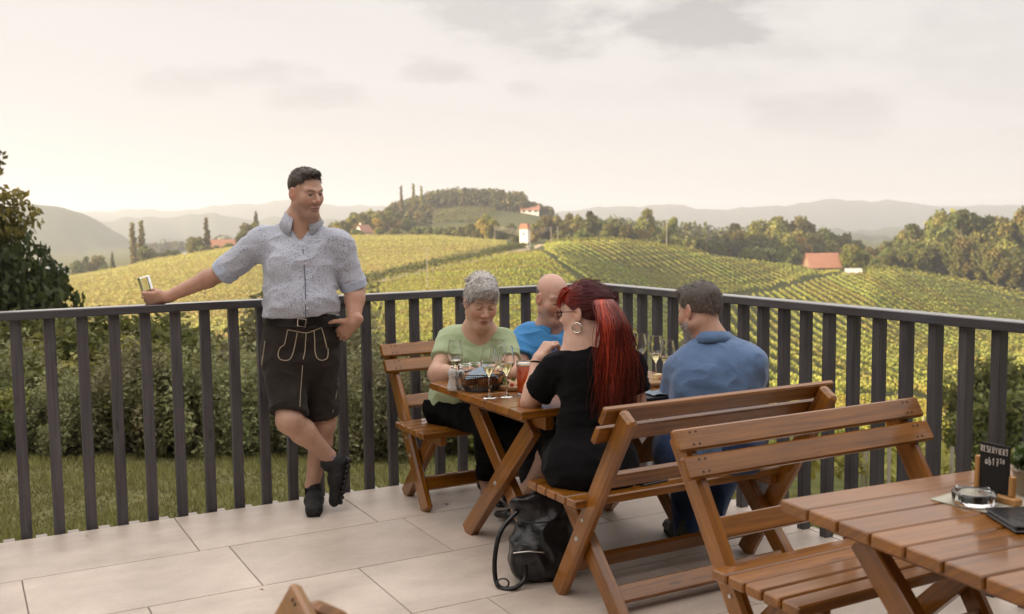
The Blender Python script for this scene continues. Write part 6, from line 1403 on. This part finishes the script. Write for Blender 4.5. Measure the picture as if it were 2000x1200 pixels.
# bread basket
bc = onz(940, 763, TZ); o = thing('bread_basket', 'oval black wire basket with bread and a striped napkin', 'basket', tuple(bc), math.atan2(RH[1], RH[0])+.1)
P = []
ell = lambda a, rx, ry, z: (rx*cos(a), ry*sin(a), z)
for rx, ry, z, rad in ((.104, .080, .083, .0026), (.102, .078, .074, .0015), (.074, .056, .003, .003)): P.append(curve_tube([ell(a, rx, ry, z) for a in np.linspace(0, 2*pi, 49)], rad, 5))
for a in np.linspace(0, 2*pi, 61)[:-1]: P.append(curve_tube([ell(a, .074, .056, .003), ell(a, .092, .069, .03), ell(a, .104, .080, .083)], .0014, 4))
P.append(lathe([(.0005, .002), (.055, .002), (.055, .005), (.0005, .005)], 20)); part('wire_mesh', P, DARKST, o)
BREAD = simple('bread_crust', (.36, .17, .065), .8, var=.35, vscale=25, bump=.5, bscale=60)
for x, y, z, l, a in ((.035, -.02, .055, .055, .4), (.03, .03, .06, .06, 1.2), (-.05, .01, .05, .045, .2), (.06, .0, .06, .04, 2)):
    B = Blob(); B.rc(np.array((x-l*cos(a)*.5, y-l*sin(a)*.5, z)), np.array((x+l*cos(a)*.5, y+l*sin(a)*.5, z+.006)), .030, .026, .02); q = B.mesh(.004); link('bread', mesh_np('bread', wrinkle(*q, .002, 60), q[1], BREAD, smooth=True), o)
m, t, b = newmat('striped_napkin'); tcn = add(t, 'ShaderNodeTexCoord'); wvt = add(t, 'ShaderNodeTexWave', wave_type='BANDS', bands_direction='DIAGONAL'); wvt.inputs['Scale'].default_value = 38; t.links.new(tcn.outputs['Object'], wvt.inputs['Vector'])
rr2 = add(t, 'ShaderNodeValToRGB'); rr2.color_ramp.elements[0].position = .62; rr2.color_ramp.elements[0].color = (.30, .36, .41, 1); rr2.color_ramp.elements[1].position = .72; rr2.color_ramp.elements[1].color = (.10, .15, .22, 1); t.links.new(wvt.outputs['Fac'], rr2.inputs[0]); t.links.new(rr2.outputs[0], b.inputs['Base Color']); b.inputs['Roughness'].default_value = .9
NAP = m
def cloth_patch(name, parent, w, d, fn, mat, n=22, th=.0016):
    u, v = np.meshgrid(np.linspace(-.5, .5, n), np.linspace(-.5, .5, n), indexing='ij'); x, y = (u*w).ravel(), (v*d).ravel(); z = np.array([fn(a, b_) for a, b_ in zip(x, y)])
    V = np.concatenate([np.column_stack([x, y, z+th]), np.column_stack([x, y, z])]); i, j = np.meshgrid(np.arange(n-1), np.arange(n-1), indexing='ij'); q = np.stack([i*n+j, (i+1)*n+j, (i+1)*n+j+1, i*n+j+1], -1).reshape(-1, 4)
    e = [(k, k+1) for k in range(n-1)]; e = [(a*n, b_*n) for a, b_ in e][::-1]; F = [q, q[:, ::-1]+n*n]
    return link(name, mesh_np(name, V, np.concatenate(F), mat, smooth=True), parent)
cloth_patch('napkin', o, .15, .13, lambda x, y: .098+.012*sin(x*30+y*12)+.006*sin(y*36)-4.0*(x+.01)**2-3.0*y*y, NAP)
# mills
ACR = simple('frosted_acrylic', (.80, .79, .76), .18, trans=.55, ior=1.45)
for px, py, h, lab in ((884, 762, .118, 'clear acrylic pepper mill at the far table corner'), (900, 760, .105, 'shorter acrylic salt mill between pepper mill and basket')):
    o = thing('mill', lab, 'mill', tuple(onz(px, py, TZ))); k = h/.118
    lobj('body', [(.0005, 0), (.026, 0), (.0265, .012), (.023, .022), (.024, .03), (.018, .045), (.0175, .062), (.022, .072), (.0005, .072)][:9] if k == 1 else [(.0005, 0), (.024, 0), (.0245, .012), (.020, .02), (.021, .028), (.0165, .04), (.0175, .062), (.0005, .063)], ACR, o, 22)
    z0 = .0722 if k == 1 else .0632; lobj('cap', [(.0005, z0), (.021, z0), (.0225, z0+.012), (.017, z0+.025), (.006, z0+.030), (.0005, z0+.030)], ACR, o, 22); lobj('knob', [(.0005, z0+.0302), (.004, z0+.0302), (.0065, z0+.036), (.004, z0+.042), (.0005, z0+.043)], STEEL, o, 14)
# plates and boards with food
CHINA = simple('white_china', (.78, .76, .72), .18); BOARDW = simple('pale_board_wood', (.33, .19, .09), .5, var=.25, vscale=12, bump=.15); SLATE = simple('dark_slate', (.022, .024, .027), .5, var=.3, bump=.3, bscale=60)
FOODS = {'ham': simple('ham', (.42, .12, .10), .5, var=.3, vscale=30), 'cheese': simple('cheese', (.78, .66, .36), .45, var=.1), 'leaf': simple('salad_leaf', (.13, .24, .04), .5, var=.5, vscale=30), 'spread': simple('spread', (.55, .36, .20), .6, var=.3, vscale=30), 'olive': simple('dark_grape', (.02, .015, .02), .25), 'radish': simple('tomato', (.5, .05, .03), .3)}
def food(o, kinds, rad, seed, z):
    r = np.random.default_rng(seed)
    for k in kinds:
        a, q = r.uniform(0, 6.28), rad*r.uniform(.15, .75); c = np.array((q*cos(a), q*sin(a), z)); B = Blob()
        if k == 'cheese': v, f = board(c+(0, 0, .012), c+(.045, .012, .012), .028, .026, bev=.003)[:2]
        elif k == 'leaf': v, f = quads(c+r.normal(size=(30, 3))*(.018, .018, .006)+(0, 0, .014), .022, None, .5, 1.3, r)
        elif k == 'olive' or k == 'radish':
            for _ in range(5): B.el(c+r.normal(size=3)*(.016, .016, .0)+(0, 0, .008), (.010, .010, .009), None, .002)
            v, f = B.mesh(.003)
        else:
            for i in range(4): B.el(c+np.array((i*.014-.02, r.normal()*.006, .007+i*.002)), (.024, .020, .006), np.array([[1, 0, .25], [0, 1, 0], [-.25, 0, 1]]), .003)
            v, f = B.mesh(.003); v = wrinkle(v, f, .002, 70)
        link({'ham': 'ham_slice', 'cheese': 'cheese', 'leaf': 'salad', 'spread': 'spread', 'olive': 'grapes', 'radish': 'tomato'}[k], mesh_np(k, v, f, FOODS[k], smooth=k != 'cheese'), o)
def platter(px, py, r_, lab, name, mat, kinds, seed, z=TZ, cat='board'):
    o = thing(name, lab, cat, tuple(onz(px, py, z)))
    if name == 'plate': lobj('dish', [(.0005, .002), (r_*.6, .002), (r_*.66, .006), (r_, .018), (r_*1.0, .020), (r_*.64, .010), (.0005, .008)], mat, o, 40)
    else: lobj('board', [(.0005, 0), (r_*.97, 0), (r_, .004), (r_, .018), (r_*.97, .022), (r_*.93, .018), (.0005, .017)], mat, o, 40)
    food(o, kinds, r_*.9, seed, .018 if name != 'plate' else .008); return o
platter(1012, 757, .125, 'round wooden board with cold cuts beside the beer glass', 'serving_board', BOARDW, ('ham', 'spread', 'leaf', 'ham', 'radish', 'spread'), 4)
platter(985, 738, .10, 'white plate in front of the bald man', 'plate', CHINA, ('ham', 'spread', 'leaf'), 5, cat='plate')
platter(1268, 748, .135, 'round wooden cheese board under the three wine glasses', 'serving_board', BOARDW, ('cheese', 'leaf', 'olive', 'ham', 'cheese', 'leaf', 'olive'), 8)
o = thing('slate_plate', 'dark slate plate with a napkin before the denim blue man', 'plate', tuple(onz(1288, 775, TZ)), -.05); part('slate', [board((-.14, 0, .006), (.14, 0, .006), .17, .011, bev=.002)[:2]], SLATE, o)
cloth_patch('napkin', o, .13, .10, lambda x, y: .0118+.006*abs(sin(x*40))+.004*abs(sin(y*30+x*20)), NAP); o.children[-1].location = (-.04, .02, 0)
kn = part('knife', [board((.02, -.04, .0145), (.12, -.03, .0145), .014, .003, bev=.001)[:2]], STEEL, o)
# phone on the bench
o = thing('phone', 'black phone lying on the bench between the two guests', 'phone', tuple(onz(1270, 942, .4505)), .12); part('case', [board((-.07, 0, .0045), (.07, 0, .0045), .072, .008, bev=.003)[:2]], LEATHER, o); part('screen', [boxm(-.064, .064, -.031, .031, .0088, .0092)], simple('phone_glass', (.01, .01, .012), .06), o); part('sticker', [boxm(.045, .066, -.02, .012, .0094, .0100)], simple('red_case_mark', (.4, .03, .03), .4), o)
# leather bag on the floor
bg0 = onz(1062, 1130, 0); o = thing('handbag', 'slouched black leather backpack on the tiles beside the bench legs', 'bag', (bg0[0], bg0[1], 0), math.atan2(RH[1], RH[0])); o.scale = (1.12, 1.1, 1.12)
B = Blob(); B.el((0, .02, .10), (.13, .085, .115), None, .03); B.el((.01, .03, .20), (.105, .065, .11), None, .06); B.el((-.055, -.04, .075), (.07, .045, .065), None, .03); B.rc(np.array((-.09, .02, .285)), np.array((.09, .03, .27)), .028, .035, .05); B.cut((0, 0, .004), (0, 0, -1))
v, f = B.mesh(.005); v = wrinkle(v, f, .014, 9, (1, 1, 1), 61, .005); bd_ = link('body', mesh_np('body', v, f, LEATHER, smooth=True), o)
link('strap', mesh_np('strap', *curve_tube(spline([(-.10, .0, .26), (-.16, -.04, .20), (-.185, -.07, .10), (-.175, -.10, .012), (-.12, -.13, .008), (-.075, -.10, .03), (-.07, -.08, .08)], 40), .0095, 7), LEATHER, smooth=True), o)
link('strap', mesh_np('strap', *curve_tube(spline([(-.06, .02, .29), (-.02, .02, .345), (.05, .025, .34), (.08, .03, .28)], 24), .008, 7), LEATHER, smooth=True), o)
link('drawcord', mesh_np('drawcord', *curve_tube(spline([(-.11, -.03, .25), (-.05, -.055, .235), (.05, -.05, .24), (.12, -.01, .25)], 24), .0035, 6), LEATHER, smooth=True), o)
link('ring', mesh_np('ring', *curve_tube([(-.155+.022*cos(a), -.115, .024+.018*sin(a)) for a in np.linspace(0, 2*pi, 20)], .0035, 6), simple('gunmetal', (.08, .08, .085), .3, metal=1), smooth=True), o)
link('zip', mesh_np('zip', *curve_tube(spline([(-.115, -.075, .125), (-.055, -.088, .135), (.0, -.082, .128)], 14), .003, 5), STEEL, smooth=True), o)
# things on the empty table
PALEW = simple('oiled_beech', (.46, .24, .085), .45, var=.2, vscale=9, bump=.1, bscale=30)
La_, Ra_ = onz(1897, 958, TZ+.012), onz(1988, 982, TZ+.012); sd_v = unit(Ra_-La_); ctr = (La_+Ra_)/2
o = thing('reservation_sign', 'small black chalk sign in a wooden stand reading RESERVIERT', 'sign', (ctr[0], ctr[1], TZ), math.atan2(sd_v[1], sd_v[0]))
part('stand_base', [board((-.078, 0, .0115), (.078, 0, .0115), .034, .022, bev=.004)[:2]], PALEW, o)
part('stand_post', [board((-.0545, 0, .0225), (-.0545, .004, .118), .016, .016, up=(1, 0, 0), bev=.003)[:2]], PALEW, o); part('stand_post', [board((.0545, 0, .0225), (.0545, .003, .080), .016, .016, up=(1, 0, 0), bev=.003)[:2]], PALEW, o)
sl_ = part('slate', [boxm(-.046, .046, -.002, .0025, .0235, .160)], simple('chalkboard', (.006, .006, .006), .6, var=.5, vscale=14), o)
CH = simple('chalk_pen', (.78, .74, .70), .8)
GL = {'R': [[(0, 0), (0, 1), (.6, .95), (.6, .55), (0, .5), (.65, 0)]], 'E': [[(.6, 1), (0, .95), (0, 0), (.62, .02)], [(0, .5), (.5, .52)]], 'S': [[(.6, .9), (.2, 1), (.0, .75), (.55, .35), (.4, 0), (0, .08)]], 'V': [[(0, 1), (.3, 0), (.65, 1)]], 'I': [[(.2, 1), (.2, 0)]], 'T': [[(0, 1), (.7, 1)], [(.35, 1), (.35, 0)]],
      'a': [[(.5, .55), (.2, .6), (0, .3), (.2, 0), (.5, .3), (.5, .6), (.55, 0)]], 'b': [[(0, 1), (0, 0), (.35, .0), (.5, .3), (.3, .55), (0, .4)]], '1': [[(0, .7), (.25, 1), (.2, 0)]], '7': [[(0, .95), (.6, 1), (.25, 0)], [(.1, .5), (.5, .52)]], '3': [[(0, .95), (.45, 1), (.2, .6), (.5, .3), (.3, 0), (0, .05)]], '0': [[(.3, 1), (0, .6), (.15, 0), (.45, .1), (.5, .7), (.3, 1)]]}
def write(txt, x, z, h, w, rad, slope=0.):
    out = []
    for i, chx in enumerate(txt):
        if chx != ' ':
            for st_ in GL[chx]: out.append(curve_tube(spline([(x+u*w*.85, -.0028, z+v*h+slope*(x+.07)) for u, v in st_], 4*len(st_)) if chx in 'S03ab' else [(x+u*w*.85, -.0028, z+v*h+slope*(x+.07)) for u, v in st_], rad, 5))
        x += w*(.6 if chx == 'I' else 1.0)
    return out
part('lettering', write('RESERVIERT', -.0425, .134, .0165, .0091, .0012, .0), CH, sl_); part('lettering', write('ab17', -.028, .100, .020, .0115, .0012), CH, sl_); part('lettering', write('30', .018, .110, .012, .0085, .0010), CH, sl_)
c0, c1, c2 = onz(1820, 977, TZ), onz(1945, 1013, TZ), onz(1907, 951, TZ); ux = unit(c2-c0); o = thing('doily', 'pale patterned place mat under the glass ashtray', 'mat', tuple(c0), math.atan2(ux[1], ux[0])); ml = np.linalg.norm(c1-c0)
m, t, b = newmat('woven_mat'); tcn = add(t, 'ShaderNodeTexCoord'); ck = add(t, 'ShaderNodeTexChecker'); ck.inputs['Scale'].default_value = 170; ck.inputs['Color1'].default_value = (.55, .52, .42, 1); ck.inputs['Color2'].default_value = (.38, .38, .30, 1); t.links.new(tcn.outputs['Object'], ck.inputs['Vector']); t.links.new(ck.outputs[0], b.inputs['Base Color']); b.inputs['Roughness'].default_value = .9
part('cloth', [boxm(0, .34, -ml, 0, .0002, .0024)], m, o); part('hem', [boxm(0, .34, -ml-.004, -ml-.0002, .0002, .0032), boxm(0, .34, .0002, .004, .0002, .0032), boxm(-.004, -.0002, -ml, 0, .0002, .0032)], simple('mat_hem', (.5, .48, .4), .9), o)
o = thing('ashtray', 'round clear glass ashtray on the pale mat', 'ashtray', tuple(onz(1902, 985, TZ+.0026))); lobj('dish', [(.0005, 0), (.050, 0), (.056, .006), (.058, .034), (.054, .036), (.046, .033), (.040, .012), (.0005, .010)], GLASSM, o, 36)
for k in range(4): part('rest', [board((.044*cos(k*1.571), .044*sin(k*1.571), .0375), (.06*cos(k*1.571), .06*sin(k*1.571), .0375), .012, .006, bev=.002)[:2]], GLASSM, o)
f0 = onz(1960, 1020, TZ); o = thing('menu_folder', 'black leather menu folder lying on the empty table', 'folder', tuple(f0), -.5); part('cover', [board((-.02, -.02, .005), (.24, -.02, .005), .17, .008, bev=.003)[:2]], LEATHER, o); part('cover', [board((-.02, -.018, .0165), (.24, -.016, .021), .168, .007, bev=.003)[:2]], LEATHER, o); part('page', [boxm(-.012, .235, -.09, .05, .0092, .0128)], CHINA, o)
o = thing('flower_pot', 'small clay pot with a green plant at the table edge', 'pot', tuple(onz(2010, 968, TZ))); lobj('pot', [(.0005, 0), (.036, 0), (.045, .07), (.048, .07), (.048, .08), (.043, .08), (.041, .07), (.0005, .07)], simple('pale_clay', (.50, .42, .33), .85, var=.1), o)
v, f = quads(rp.normal(size=(260, 3))*(.022, .022, .016)+(0, 0, .105), .016, None, .5, 2.2, rp); link('plant', mesh_np('plant', v, f, FOL, fcol=leafcols(260, (.06, .10, .03), .4, rp)), o)
# fallen leaves and crumbs on the tiles
for i, (px, py) in enumerate(((872, 985), (510, 1152), (168, 1048))):
    o = thing('dry_leaf', ['dry brown leaf by the table leg', 'tiny dry leaf on the open tiles', 'dry leaf bit beside the railing'][i], 'leaf', tuple(onz(px, py, .0015))); v, f = quads(np.array([(0, 0, .002), (.006, .003, .003)]), .016 if i == 0 else .009, np.array([(0, 0, 1.), (0, .2, 1.)]), .9, 1.8, rp); link('blade', mesh_np('blade', v, f, BREAD), o)
# ------------------------------------------------------------------ haze over the valley
hm, ht, hb = newmat('haze_air'); ht.nodes.remove(hb)
pv = add(ht, 'ShaderNodeVolumePrincipled'); pv.inputs['Density'].default_value = HAZE
pv.inputs['Color'].default_value = (.90, .935, 1.0, 1); pv.inputs['Anisotropy'].default_value = .35
ht.links.new(pv.outputs[0], ht.nodes['Material Output'].inputs['Volume'])
v, f = boxm(-7200, 7200, -7200, 7200, -140, 125)
tag(link('haze', mesh_np('haze', v, f, hm)), kind='stuff')
